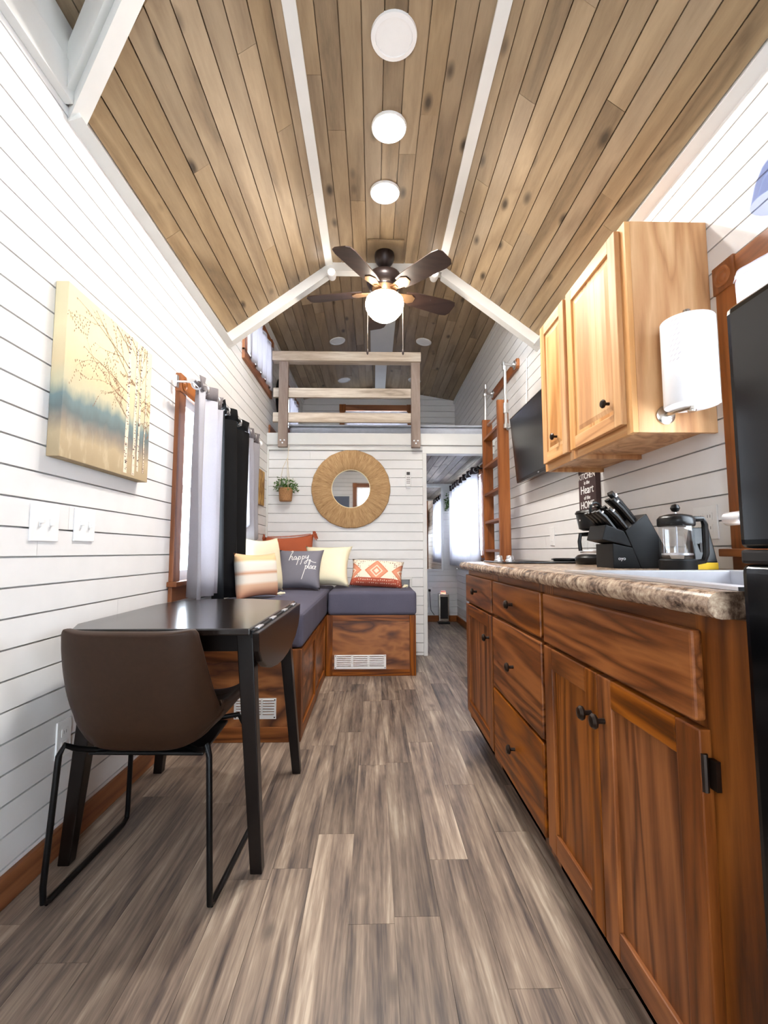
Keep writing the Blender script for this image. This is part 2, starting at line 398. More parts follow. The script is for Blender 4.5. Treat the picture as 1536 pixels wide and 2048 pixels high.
plank_strip(c2, (XL, ZLW + .012), (XM, ZLR + .012), 12, (nrm.x, nrm.y), lambda q: D1, D2, M['plank'], 8, 1.2, 2.6)
plank_strip(c2, (XM, ZLR + .012), (XR, ZLW + .012), 12, (-nrm.x, nrm.y), lambda q: D1, D2, M['plank'], 9, 1.2, 2.6)
ZD = 2.715
c3 = struct(obj('ceiling', MB().prism([(XL - .1, YR), (XFL + .02, YR), (XFL + .02, .96), (-.75, 1.27), (-.75, 1.62), (XL - .1, 1.62)], 2, ZD, ZD + .05).prism([(XFL, ZD - .01), (XFL + .02, ZD - .01), (XFL + .02, ZF + .05), (XFL, ZF + .05)], 1, YR, .97), M['plank']))
plank_strip(c3, (XL, ZD), (-.75, ZD), 4, (0, -1), lambda q: YR, 1.60, M['plank'], 12)
plank_strip(c3, (-.75, ZD), (XFL, ZD), 4, (0, -1), lambda q: YR, .93, M['plank'], 13)
# hall ceiling under the loft (its planks) and the loft deck
dk = struct(obj('floor', MB().box(XL, XR, DP - .01, D2, 1.945, 2.105), M['white']))
hc = struct(obj('ceiling', MB().box(XL, XR, DP + .09, D2, 1.942, 1.9445), M['plank_grey']))
plank_strip(hc, (.50, 1.942), (XR, 1.942), 8, (0, -1), lambda q: DP + .09, D2, M['plank_grey'], 14, .7, 1.2)
# white trims -----------------------------------------------------------------------------------
tn = [0]
def trim(mb, mat=None, bevel=.003):
    tn[0] += 1; return struct(obj('trim_%d' % tn[0], mb, mat or M['trim'], None, bevel))
trim(MB().prism([(XL, 2.400), (XL + .045, 2.4150), (XL + .034, 2.432), (XL, 2.476)], 1, 1.47, D1), bevel=0)
trim(MB().prism([(XR, 2.412), (XR - .045, 2.4230), (XR - .034, 2.436), (XR, 2.476)], 1, .1, D1), bevel=0)
trim(MB().hexa([(XFL - .026, .93, ZF - .026), (XFL + .024, .93, ZF - .010), (XFL + .024, .93, ZF + .005), (XFL - .026, .93, ZF + .005)], [(XFL - .026, D1, ZF - .026), (XFL + .024, D1, ZF - .010), (XFL + .024, D1, ZF + .005), (XFL - .026, D1, ZF + .005)]), bevel=0)
trim(MB().hexa([(XFR - .024, .1, ZF - .010), (XFR + .026, .1, ZF - .026), (XFR + .026, .1, ZF + .005), (XFR - .024, .1, ZF + .005)], [(XFR - .024, D1, ZF - .010), (XFR + .026, D1, ZF - .026), (XFR + .026, D1, ZF + .005), (XFR - .024, D1, ZF + .005)]), bevel=0)
# header frame where the ceiling drops before the loft
hw = .075
def header(p, q, d, lo, y0=D1 - .02, y1=D1 + .045):
    a, b = Vector(p), Vector(q); dn = Vector((0, -lo))
    return MB().hexa([(a.x, y0, a.y + .01), (b.x, y0, b.y + .01), (b.x, y0, b.y - lo), (a.x, y0, a.y - lo)], [(a.x, y1, a.y + .01), (b.x, y1, b.y + .01), (b.x, y1, b.y - lo), (a.x, y1, a.y - lo)])
trim(header((XL, ZW), (XFL, ZF), 0, .085), bevel=0); trim(header((XFL, ZF), (XFR, ZF), 0, .06), bevel=0); trim(header((XFR, ZF), (XR, ZW), 0, .085), bevel=0)
# near dormer: diagonal edge board and wall-top boards
def dboard(w0, w1, z0, z1):
    A = [(XL, 1.47 + w0), (XFL, .965 + w0)]
    s_ = (2.647 - 2.41) / (-.798 + 1.02)
    def P(k, w, dz): xx, yy = A[k][0], A[k][1]; return (xx, yy + w, 2.42 + (xx - XL) * .76 + dz)
    return MB().hexa([P(0, 0, z0), P(1, 0, z0), P(1, 0, z1), P(0, 0, z1)], [P(0, w1, z0 + .02), P(1, w1, z0 + .02), P(1, w1, z1), P(0, w1, z1)])
trim(dboard(0, .075, -.02, .14), bevel=0)
trim(dboard(-.035, .035, .02, .20), bevel=0)
trim(MB().box(XL, XL + .03, YR, 1.45, 2.44, 2.56), bevel=.003)
trim(MB().box(XL, XL + .018, YR, 1.45, 2.57, 2.70), bevel=.003)
trim(MB().prism([(XL - .1, 2.475), (-.70, 2.755), (-.70, 2.765), (XL - .1, 2.765)], 1, 1.60, 1.63), M['white'], 0)   # cheek wall closing the dormer
# doorway casing of the partition, corner strip, loft fascia
trim(MB().box(.475, .512, DP - .02, DP + .10, 0, 1.9135)); trim(MB().box(.475, XR, DP - .02, DP + .09, 1.914, 1.985))
trim(MB().box(XL, XL + .016, DP - .016, DP, .0, 1.98))
trim(MB().box(XL + .0, XR, DP - .04, DP - .005, 1.992, 2.105)); trim(MB().box(XL, .475, DP - .012, DP, 1.945, 1.985))
trim(MB().box(XR - .02, XR, D1 + .1, D2, ZLW - .05, ZLW)); trim(MB().box(XL, XL + .02, D1 + .1, D2, ZLW - .05, ZLW))
# ridge boards of the loft ceiling
trim(MB().box(-.035, .22, D1 + .1, 5.40, ZLR - .05, ZLR - .005), M['trim']); trim(MB().box(.02, .165, 5.40, D2, ZLR - .065, ZLR - .005))
# niche in the partition
trim(MB().box(NICHE[0] - .012, NICHE[1] + .022, DP - .012, DP + .05, NICHE[3], NICHE[3] + .022).box(NICHE[1], NICHE[1] + .022, DP - .012, DP + .05, NICHE[2], NICHE[3]))
trim(MB().box(NICHE[0], NICHE[1], DP + .06, DP + .09, NICHE[2], NICHE[3]), M['white'], 0)
# baseboards
def base(name, b): return struct(box(name, b, M['lad' + ('Y' if abs(b[3] - b[2]) > abs(b[1] - b[0]) else 'X')], None, .004))
base('baseboard_left', (XL, XL + .016, YR, 2.48, 0, .085)); base('baseboard_right', (XR - .016, XR, DP + .1, D2, 0, .085))
base('baseboard_back', (.5, XR - .016, D2 - .016, D2, 0, .085)); base('baseboard_loft', (XL, XL + .016, DP + .02, D2, 2.105, 2.20))
# windows ---------------------------------------------------------------------------------------
wn = [0]
def window(axis, plane, sgn, hole, tw=.085, rosette=True, sill=True, mullion=True):
    """axis 'x': on a side wall (plane x); 'y': on a cross wall"""
    wn[0] += 1; u0, u1, v0, v1 = hole
    def bx(a, b, c, d, e, f):     # u range, v range, depth range into the room
        lo, hi = sorted((plane + sgn * e, plane + sgn * f))
        return (lo, hi, a, b, c, d) if axis == 'x' else (a, b, lo, hi, c, d)
    base_ = (plane, (u0+u1)/2, v0) if axis == 'x' else ((u0+u1)/2, plane, v0)
    wd = sempty('window_%d' % wn[0], base_); mu = M['ladY'] if axis == 'x' else M['ladX']; mv = M['ladZ']
    box('casing', bx(u0 - tw, u0, v0 - .02, v1, 0, .022), mv, wd, .003); box('casing', bx(u1, u1 + tw, v0 - .02, v1, 0, .022), mv, wd, .003)
    box('casing', bx(u0, u1, v1, v1 + tw, 0, .022), mu, wd, .003)
    if sill:
        box('sill', bx(u0 - tw - .02, u1 + tw + .02, v0 - .045, v0 - .02, 0, .05), mu, wd, .003)
        box('casing', bx(u0 - tw, u1 + tw, v0 - .12, v0 - .045, 0, .02), mu, wd, .003)
    else: box('casing', bx(u0 - tw, u1 + tw, v0 - tw, v0 - .0, 0, .022), mu, wd, .003)
    for a, b in ((u0 - tw, u0), (u1, u1 + tw)):
        rb = box('corner_block', bx(a - .004, b + .004, v1 - .004, v1 + tw + .006, 0, .028), mv, wd, .003)
        if rosette:
            c = ((a + b) / 2, v1 + tw / 2); pr = [(.034, .026), (.034, .033), (.028, .033), (.024, .029), (.017, .029), (.013, .034), (.006, .036), (.001, .036)]
            pr = [(r_, plane + sgn * h_) for r_, h_ in pr]
            mb = MB().lathe(pr, (0, c[0], c[1]) if axis == 'x' else (c[0], 0, c[1]), 20, 0 if axis == 'x' else 1)
            obj('rosette', mb, mv, rb, smooth=True)
    for bb in (bx(u0, u0 + .03, v0, v1, -.07, -.02), bx(u1 - .03, u1, v0, v1, -.07, -.02)): box('sash', bb, M['plate'], wd)
    for bb in (bx(u0 + .03, u1 - .03, v0, v0 + .03, -.07, -.02), bx(u0 + .03, u1 - .03, v1 - .03, v1, -.07, -.02)): box('sash', bb, M['plate'], wd)
    vm = (v0 + v1) / 2
    if mullion:
        box('sash', bx(u0 + .03, u1 - .03, vm - .015, vm + .015, -.07, -.02), M['plate'], wd)
        box('pane', bx(u0 + .03, u1 - .03, v0 + .03, vm - .015, -.048, -.044), M['glass'], wd); box('pane', bx(u0 + .03, u1 - .03, vm + .015, v1 - .03, -.048, -.044), M['glass'], wd)
    else: box('pane', bx(u0 + .03, u1 - .03, v0 + .03, v1 - .03, -.048, -.044), M['glass'], wd)
    return wd
window('x', XL, 1, WL1); window('x', XL, 1, WL2, sill=False, rosette=False, mullion=False); window('x', XL, 1, WL3, sill=False, rosette=False, mullion=False)
window('x', XR, -1, WR1); window('x', XR, -1, WR2); window('y', D2, -1, WB, sill=False, rosette=False)
window('y', YR, 1, WREAR, rosette=False, sill=False)
# ------------------------------------------------------------------ lamps
def area(name, loc, size, power, col=(1,.965,.92), parent=None, rot=(0,0,0), spread=170, shape='DISK'):
    l = bpy.data.lights.new(name, 'AREA'); l.shape = shape; l.size = size; l.energy = power; l.color = col; l.spread = R(spread)
    o = bpy.data.objects.new(name, l); COL.objects.link(o); o.location = loc; o.rotation_euler = rot
    if parent: o.parent = parent
    return o
def recessed(x, y, z, on, label, group=None, tilt=0, r=.085):
    t = thing('recessed_light', (x, y, z), label, 'light', group); t.rotation_euler = (0, tilt, 0)
    k = .93 if on else .8; ring = [(r*(k-.02), -.002), (r*k, -.010), (r*.985, -.008), (r, 0), (r, .004), (r*(k-.02), .004)]
    obj('trim_ring', MB().lathe(ring, n=40), M['plate'], t, smooth=True, local=True)
    obj('lens', MB().lathe([(r*k, -.006), (r*k, .002)], n=40), M['lamp_on'] if on else M['plate'], t, smooth=True, local=True)
    if on: area('lamp', (0, 0, -.016), r*1.5, on, parent=t)
    return t
recessed(.078, 1.69, ZF, 0, 'unlit white round recessed ceiling light ahead of the glowing ones', r=.092)
recessed(.072, 2.09, ZF, LAMP, 'glowing recessed ceiling light next to the unlit round one')
recessed(.063, 2.50, ZF, LAMP, 'glowing recessed ceiling light next to the ceiling fan')
tl = math.atan((ZLR - ZLW) / (XM - XL))
for sx, yy, lb in ((-1, 4.92, 'unlit white round light in loft ceiling, on the window wall side nearest the railing'), (1, 4.92, 'unlit white round light in loft ceiling, on the ladder side nearest the railing'), (-1, 6.08, 'unlit white round light in loft ceiling, on the window wall side by the end window'), (1, 6.08, 'unlit white round light in loft ceiling, on the ladder side by the end window')):
    xx = XM + sx * .47; recessed(xx, yy, ZLR - abs(xx - XM) * math.tan(tl) - .001, 0, lb, tilt=sx * tl)
for sx, xx in ((-1, XFL + .02), (1, XFR - .055)):
    t = thing('spot_light', (xx, D1 - .02, ZF - .098), 'small bright spot light on the white header, ' + ('window wall side' if sx < 0 else 'kitchen side') + ' of the fan', 'light')
    obj('housing', MB().lathe([(.026, .02), (.03, .0), (.03, -.045), (.024, -.05), (.02, -.046)], n=16, ax=1), M['plate'], t, smooth=True, local=True)
    obj('lens', MB().lathe([(.021, -.049), (.018, -.055), (.004, -.058)], n=16, ax=1), M['spot'], t, smooth=True, local=True)
    area('spot_lamp', (0, -.064, 0), .04, 2, (1,.95,.88), t, (R(-40), 0, 0), 70)
# ceiling fan
FX, FY = .073, 3.04
fan = thing('ceiling_fan', (FX, FY, ZF), 'dark bronze five-blade ceiling fan with a glowing bowl light and pull chains', 'ceiling fan')
box('mounting_plate', (FX - .115, FX + .125, FY - .14, FY + .07, ZF - .012, ZF - .0), M['plank'], fan, .002)
obj('canopy', MB().lathe([(.066, ZF - .012), (.068, ZF - .03), (.064, ZF - .06), (.045, ZF - .09), (.022, ZF - .105), (.018, ZF - .108)], (FX, FY, 0), 28), M['bronzefan'], fan, smooth=True)
obj('downrod', MB().tube([(FX, FY, ZF - .10), (FX, FY, 2.84)], .012), M['bronzefan'], fan, smooth=True)
obj('motor', MB().lathe([(.03, 2.868), (.07, 2.858), (.108, 2.84), (.122, 2.815), (.122, 2.79), (.112, 2.77), (.09, 2.755), (.09, 2.745)], (FX, FY, 0), 36), M['bronzefan'], fan, smooth=True)
obj('motor_band', MB().lathe([(.088, 2.755), (.084, 2.735), (.078, 2.715), (.08, 2.70), (.10, 2.695), (.105, 2.685), (.08, 2.68)], (FX, FY, 0), 36), M['brass'], fan, smooth=True)
gl = obj('globe', MB().lathe([(.100, 2.69), (.122, 2.67), (.130, 2.64), (.126, 2.61), (.112, 2.58), (.088, 2.552), (.055, 2.53), (.02, 2.518), (.002, 2.516)], (FX, FY, 0), 36), M['globe'], fan, smooth=True)
for i in range(5):
    a = R(24 + 72 * i); Mx = Matrix.Translation((FX, FY, 2.725)) @ Matrix.Rotation(a, 4, 'Z') @ Matrix.Rotation(R(-13), 4, 'X')
    pts = [(.15, -.05), (.22, -.062), (.48, -.075), (.525, -.066), (.54, -.04), (.54, .04), (.525, .066), (.48, .075), (.22, .062), (.15, .05)]
    bl = obj('blade', MB().prism(pts, 2, -.003, .003, Mx), M['blade'], fan)
    obj('blade_iron', MB().prism([(.06, -.02), (.13, -.03), (.19, -.042), (.225, -.02), (.225, .02), (.19, .042), (.13, .03), (.06, .02)], 2, -.009, -.0035, Mx).box(.05, .12, -.014, .014, -.016, -.003, Mx), M['brass'], bl, .002)
for xx in (FX - .114, FX + .124):
    ch = obj('pull_chain', MB().tube([(xx, FY, 2.69), (xx, FY, 2.32)], .0017, 6), M['nickel'], fan)
    obj('pull_knob', MB().lathe([(.002, 2.325), (.006, 2.315), (.007, 2.295), (.003, 2.285)], (xx, FY, 0), 10), M['bronzefan'], ch, smooth=True)
# ------------------------------------------------------------------ base cabinets
KX = .521
def knob(mat, x, y, z, parent, sgn=-1):
    return obj('knob', MB().lathe([(.006, x), (.0055, x + sgn*.010), (.006, x + sgn*.016), (.015, x + sgn*.019), (.0165, x + sgn*.024), (.012, x + sgn*.030), (.002, x + sgn*.032)], (0, y, z), 16, 0), mat, parent, smooth=True)
def panel_door(name, y0, y1, z0, z1, x, parent, mats, rail=.06, raised=False, arch=False, knob_at=None, knobmat=None, th=.02):
    """shaker door: face at x (room side, -X); stiles and rails with a recessed panel"""
    mZ, mY, mP = mats; d = sub(name, (x, (y0+y1)/2, z0), parent)
    for a, b in ((y0, y0 + rail), (y1 - rail, y1)): box('stile', (x, x + th, a, b, z0, z1), mZ, d, .003)
    for a, b in ((z0, z0 + rail), (z1 - rail, z1)): box('rail', (x, x + th, y0 + rail, y1 - rail, a, b), mY, d, .003)
    box('panel', (x + .009, x + th - .002, y0 + rail - .006, y1 - rail + .006, z0 + rail - .006, z1 - rail + .006), mP, d)
    # small lip around the panel
    if knob_at: knob(knobmat, x, knob_at[0], knob_at[1], d)
    return d
def sub(name, loc, parent):
    o = bpy.data.objects.new(name, None); COL.objects.link(o); o.location = Vector(loc) - wloc(parent); o.parent = parent; o.empty_display_size = .03; return o
OM = (M['oakZ'], M['oakY'], M['oakZ'])
def carcass(t, y0, y1, rails, near=.07):
    mb = MB().box(KX, XR - .003, y0, y0 + .016, .10, .874).box(KX, XR - .003, y1 - .016, y1, .10, .874).box(KX, XR - .003, y0, y1, .10, .116).box(XR - .012, XR - .003, y0, y1, .10, .874).box(KX + .07, XR - .003, y0 + .002, y1 - .002, .0, .10)
    obj('carcass', mb, M['oakZ'], t)
    for a, b in ((y0, y0 + near), (y1 - .045, y1)): box('face_stile', (KX - .0005, KX + .02, a, b, .10, .874), M['oakZ'], t)
    for a, b in rails: box('face_rail', (KX, KX + .02, y0 + near, y1 - .045, a, b), M['oakY'], t)
    box('toe_kick', (KX + .066, KX + .0699, y0 + .002, y1 - .002, .0, .099), M['oakY'], t)
def drawer(t, y0, y1, z0, z1, kn=True):
    d = box('drawer_front', (KX - .02, KX - .001, y0, y1, z0, z1), M['oakY'], t, .005)
    if kn: knob(M['bronze'], KX - .02, (y0+y1)/2, (z0+z1)/2, d)
    return d
t = thing('base_cabinet', ((KX+XR)/2, 1.02, 0), 'brown oak sink cabinet with two paneled doors under a plain false drawer', 'cabinet', None)
carcass(t, .632, 1.403, [(.10, .145), (.69, .715), (.845, .874)], .125)
drawer(t, .742, 1.393, .708, .848, False)
d = panel_door('door', .735, 1.066, .142, .698, KX - .02, t, OM, .058, knob_at=(1.093 - .055, .605), knobmat=M['bronze'])
d = panel_door('door', 1.070, 1.395, .142, .698, KX - .02, t, OM, .058, knob_at=(1.100, .602), knobmat=M['bronze'])
for zz in (.635, .215): obj('hinge', MB().box(KX - .008, KX - .0008, .718, .7335, zz - .022, zz + .022).tube([(KX - .014, .734, zz - .028), (KX - .014, .734, zz + .028)], .005, 8), M['bronze'], t)
t = thing('base_cabinet', ((KX+XR)/2, 1.70, 0), 'brown oak cabinet with a stack of three drawers, between the two door cabinets', 'cabinet', None)
carcass(t, 1.4035, 1.996, [(.10, .14), (.69, .715), (.845, .874), (.40, .425)])
drawer(t, 1.421, 1.980, .712, .848); drawer(t, 1.421, 1.988, .418, .700); drawer(t, 1.421, 1.992, .142, .408)
t = thing('base_cabinet', ((KX+XR)/2, 2.27, 0), 'brown oak cabinet with one drawer over one paneled door beside the ladder', 'cabinet', None)
carcass(t, 1.9965, 2.56, [(.10, .14), (.69, .715), (.845, .874)])
drawer(t, 2.012, 2.545, .708, .848)
panel_door('door', 2.012, 2.545, .142, .698, KX - .02, t, OM, .058, knob_at=(2.143 - .09, .60), knobmat=M['bronze'])
# countertop with the sink cut out
CX0 = .478; CT = .914; CB = .8745
SX0, SX1, SY0, SY1 = .555, 1.03, .70, 1.27
def arcprof():
    p = []
    for k in range(9):
        a = R(90 + 180 * k / 8); p.append((CX0 + .0198 + .0198 * math.cos(a), (CT + CB) / 2 + .0197 * math.sin(a)))
    return p
mb = MB().prism(arcprof() + [(SX0, CB), (SX0, CT)], 1, .668, 2.60)
mb.box(SX0, SX1, .668, SY0, CB, CT).box(SX0, SX1, SY1, 2.60, CB, CT).box(SX1, XR - .002, .668, 2.60, CB, CT)
ct = tag(obj('countertop', mb, M['granite'], None, smooth=True), 'brown speckled granite-look countertop with a rounded front edge over the oak cabinets', 'countertop')
# sink
t = thing('kitchen_sink', ((SX0+SX1)/2, (SY0+SY1)/2, CT), 'stainless steel drop-in sink set into the countertop', 'sink')
rim = MB()
for a, b, c, d in cells(SX0 - .025, SX1 + .035, SY0 - .025, SY1 + .025, [(SX0 + .01, SX1 - .06, SY0 + .01, SY1 - .01)]): rim.box(a, b, c, d, CT + .0005, CT + .006)
obj('rim', rim, M['steel'], t, .0)
bx0, bx1, by0, by1 = SX0 + .01, SX1 - .06, SY0 + .01, SY1 - .01
bowl = MB().box(bx0, bx0 + .003, by0, by1, CT - .16, CT + .004).box(bx1 - .003, bx1, by0, by1, CT - .16, CT + .004).box(bx0, bx1, by0, by0 + .003, CT - .16, CT + .004).box(bx0, bx1, by1 - .003, by1, CT - .16, CT + .004).box(bx0, bx1, by0, by1, CT - .163, CT - .16)
obj('bowl', bowl, M['steel'], t); obj('drain', MB().lathe([(.045, CT - .159), (.042, CT - .155), (.02, CT - .157), (.003, CT - .157)], ((bx0+bx1)/2, (by0+by1)/2, 0), 20), M['nickel'], t, smooth=True)
t = thing('faucet', (1.005, .98, CT + .006), 'chrome gooseneck kitchen faucet behind the sink', 'faucet')
obj('spout', MB().tube([(1.005, .98, CT + .006), (1.005, .98, CT + .08), (1.003, 1.04, CT + .135), (1.0, 1.12, CT + .15), (.998, 1.20, CT + .15), (.996, 1.262, CT + .148)], .013, 12), M['steel'], t, smooth=True)
obj('spray_head', MB().lathe([(.014, 1.235), (.019, 1.245), (.019, 1.29), (.012, 1.297)], (.996, 0, CT + .148), 16, 1), M['steel'], t, smooth=True)
obj('lever', MB().tube([(1.005, .955, CT + .05), (1.0, .91, CT + .07)], .006, 8), M['steel'], t, smooth=True)
# cooktop
t = thing('cooktop', (.82, 2.36, CT), 'flat black glass two-burner cooktop set on the counter beside the ladder', 'cooktop')
box('glass', (.60, 1.10, 2.17, 2.55, CT + .0005, CT + .008), M['screen'], t, .003)
for i, (xx, yy) in enumerate(((.66, 2.46), (.70, 2.395))): obj('control_knob', MB().lathe([(.024, CT + .008), (.024, CT + .013), (.019, CT + .016), (.018, CT + .032), (.015, CT + .036), (.002, CT + .036)], (xx, yy, 0), 20), M['steel'], t, smooth=True)
obj('burner_ring', MB().lathe([(.085, CT + .0082), (.085, CT + .0088), (.075, CT + .0088), (.075, CT + .0082)], (.78, 2.30, 0), 32), M['slot'], t)
t = thing('burner_cover', (1.02, 2.40, CT + .008), 'thin black round griddle lying on the cooktop', 'griddle')
obj('plate', MB().lathe([(.075, CT + .0085), (.082, CT + .013), (.082, CT + .022), (.078, CT + .022), (.074, CT + .015), (.002, CT + .015)], (1.01, 2.40, 0), 32), M['blackplastic'], t, smooth=True)
obj('handle', MB().box(.92, .94, 2.385, 2.415, CT + .014, CT + .020), M['blackplastic'], t, .002)
# upper cabinets
UX = .880
HM = (M['hickZ'], M['hickY'], M['hickpanel'])
def upper(y0, y1, dy0, dy1, label, ky):
    t = thing('wall_cabinet', ((UX+XR)/2, (y0+y1)/2, 1.374), label, 'cabinet')
    obj('carcass', MB().box(UX + .02, XR - .001, y0, y0 + .015, 1.374, 2.13).box(UX + .02, XR - .001, y1 - .015, y1, 1.374, 2.13).box(UX + .02, XR - .001, y0 + .015, y1 - .015, 1.392, 1.405).box(UX + .02, XR - .001, y0 + .015, y1 - .015, 2.115, 2.13).box(XR - .012, XR - .001, y0 + .015, y1 - .015, 1.405, 2.115), M['hickZ'], t)
    for a, b in ((y0, y0 + .038), (y1 - .038, y1)): box('face_stile', (UX, UX + .0195, a, b, 1.374, 2.13), M['hickZ'], t, .001)
    for a, b in ((1.374, 1.42), (2.09, 2.13)): box('face_rail', (UX, UX + .0195, y0 + .038, y1 - .038, a, b), M['hickY'], t, .001)
    d = panel_door('door', dy0, dy1, 1.410, 2.118, UX - .020, t, HM, .052, knob_at=(ky, 1.508), knobmat=M['bronze'])
    pi = (dy0 + .07, dy1 - .07, 1.48, 2.048)
    # raised field of the panel
    x0 = UX - .020
    obj('raised_field', MB().hexa([(x0 + .009, pi[0], pi[2]), (x0 + .009, pi[1], pi[2]), (x0 + .009, pi[1], pi[3]), (x0 + .009, pi[0], pi[3])], [(x0 + .004, pi[0] + .018, pi[2] + .018), (x0 + .004, pi[1] - .018, pi[2] + .018), (x0 + .004, pi[1] - .018, pi[3] - .018), (x0 + .004, pi[0] + .018, pi[3] - .018)]), M['hickpanel'], d)
    return t
upper(1.538, 2.008, 1.572, 1.998, 'wide light hickory wall cabinet carrying the paper towel holder on its end', 1.652)
upper(2.0085, 2.345, 2.030, 2.322, 'narrow light hickory wall cabinet next to the television', 2.140)
# paper towel holder and roll
PX, PY = 1.022, 1.538
t = thing('paper_towel_holder', (PX, PY, 1.44), 'brushed metal paper towel holder screwed to the hickory cabinet end', 'holder')
py = PY - .090
obj('wall_plate', MB().lathe([(.032, PY), (.032, PY - .006), (.024, PY - .010), (.002, PY - .011)], (PX - .03, 0, 1.432), 24, 1), M['nickel'], t, smooth=True)
obj('arm', MB().tube([(PX - .03, PY - .008, 1.432), (PX - .022, PY - .05, 1.434), (PX, py, 1.436)], .008, 10), M['nickel'], t, smooth=True)
obj('post', MB().tube([(PX, py, 1.425), (PX, py, 1.748)], .0065, 12), M['nickel'], t, smooth=True)
obj('finial', MB().lathe([(.006, 1.746), (.011, 1.75), (.011, 1.757), (.004, 1.761)], (PX, py, 0), 16), M['nickel'], t, smooth=True)
obj('foot', MB().lathe([(.012, 1.418), (.013, 1.424), (.006, 1.428)], (PX, py, 0), 16), M['nickel'], t, smooth=True)
t = thing('paper_towel_roll', (PX, py, 1.455), 'white paper towel roll with an embossed pattern on the metal holder', 'paper towel')
obj('roll', MB().lathe([(.021, 1.437), (.076, 1.437), (.0775, 1.439), (.0775, 1.718), (.076, 1.720), (.021, 1.720)], (PX, py, 0), 48), M['paper'], t, smooth=True)
obj('loose_sheet', MB().grid(lambda u, v: (PX + .0785 * math.cos(R(-20 + 60 * u)) + .006 * max(0, .25 - u), py + .0785 * math.sin(R(-20 + 60 * u)) - .02 * max(0, .2 - u), 1.439 + .279 * v), 14, 2), M['paper'], t, smooth=True)
emb = MB()
for k in range(9):
    for j in range(3):
        a = R(195 + 9 * j + (k % 2) * 4); zc_ = 1.700 - k * .016
        emb.add([(PX + .0782 * math.cos(a - .05), py + .0782 * math.sin(a - .05), zc_), (PX + .0782 * math.cos(a + .05), py + .0782 * math.sin(a + .05), zc_ + .006), (PX + .0782 * math.cos(a + .05), py + .0782 * math.sin(a + .05), zc_ + .0085), (PX + .0782 * math.cos(a - .05), py + .0782 * math.sin(a - .05), zc_ + .0025)], [(0, 1, 2, 3)])
obj('embossing', emb, plain('emboss_print', (214,206,216), .9), t)
# ------------------------------------------------------------------ refrigerator
t = thing('refrigerator', (.80, .30, 0), 'tall glossy black refrigerator at the end of the kitchen counter', 'refrigerator')
FXF = .488
box('cabinet_body', (FXF + .055, 1.12, -.02, .600, .03, 1.29), M['fridge'], t, .006)
dd = box('upper_door', (FXF, FXF + .05, -.02, .618, .975, 1.308), M['fridge'], t, .012, seg=3)
d2 = box('lower_door', (FXF, FXF + .05, -.02, .618, .06, .955), M['fridge'], t, .012, seg=3)
box('door_cap', (FXF + .002, FXF + .048, .02, .617, .9555, .974), M['fridge2'], t, .004)
box('handle', (FXF - .028, FXF - .001, .03, .05, 1.0, 1.26), M['blackplastic'], dd, .006); box('handle', (FXF - .028, FXF - .001, .03, .05, .55, .93), M['blackplastic'], d2, .006)
box('foot', (.56, .60, .55, .59, 0, .03), M['blackplastic'], t); box('foot', (.56, .60, 0, .04, 0, .03), M['blackplastic'], t); box('foot', (1.06, 1.10, .55, .59, 0, .03), M['blackplastic'], t); box('foot', (1.06, 1.10, 0, .04, 0, .03), M['blackplastic'], t)
# ------------------------------------------------------------------ things on the counter
# coffee maker
cx, cy = 1.0, 2.07
t = thing('coffee_maker', (cx, cy, CT), 'small black drip coffee maker with a glass carafe behind the knife block', 'coffee maker')
obj('base', MB().lathe([(.075, CT), (.082, CT + .01), (.082, CT + .03), (.070, CT + .042), (.055, CT + .045), (.002, CT + .045)], (cx - .015, cy, 0), 32), M['blackplastic'], t, smooth=True)
box('column', (cx + .045, cx + .10, cy - .06, cy + .06, CT, CT + .19), M['blackplastic'], t, .01)
obj('brew_head', MB().lathe([(.050, CT + .150), (.066, CT + .158), (.076, CT + .215), (.076, CT + .222)], (cx - .01, cy, 0), 32), M['blackplastic'], t, smooth=True)
box('brew_bridge', (cx - .01, cx + .10, cy - .058, cy + .058, CT + .155, CT + .222), M['blackplastic'], t, .006)
obj('lid', MB().lathe([(.084, CT + .2225), (.086, CT + .228), (.080, CT + .238), (.05, CT + .243), (.002, CT + .244)], (cx - .005, cy, 0), 32), M['blackplastic'], t, smooth=True)
obj('logo', MB().lathe([(.004, -.0), (.004, .0008)], (0, 0, 0), 10, 0, Matrix.Translation((cx - .082, cy - .012, CT + .195))), M['plate'], t)
ca = obj('carafe', MB().lathe([(.045, CT + .047), (.055, CT + .055), (.058, CT + .085), (.050, CT + .115), (.042, CT + .13)], (cx - .015, cy, 0), 28), M['clear'], t, smooth=True)
obj('carafe_lid', MB().lathe([(.044, CT + .128), (.046, CT + .134), (.04, CT + .142), (.002, CT + .145)], (cx - .015, cy, 0), 28), M['blackplastic'], ca, smooth=True)
obj('carafe_handle', MB().tube([(cx - .055, cy - .02, CT + .132), (cx - .092, cy - .035, CT + .13), (cx - .098, cy - .037, CT + .10), (cx - .094, cy - .036, CT + .06)], .0085, 8), M['blackplastic'], ca, smooth=True)
obj('carafe_band', MB().lathe([(.059, CT + .05), (.060, CT + .052), (.060, CT + .060), (.058, CT + .062)], (cx - .015, cy, 0), 28), M['steel'], ca, smooth=True)
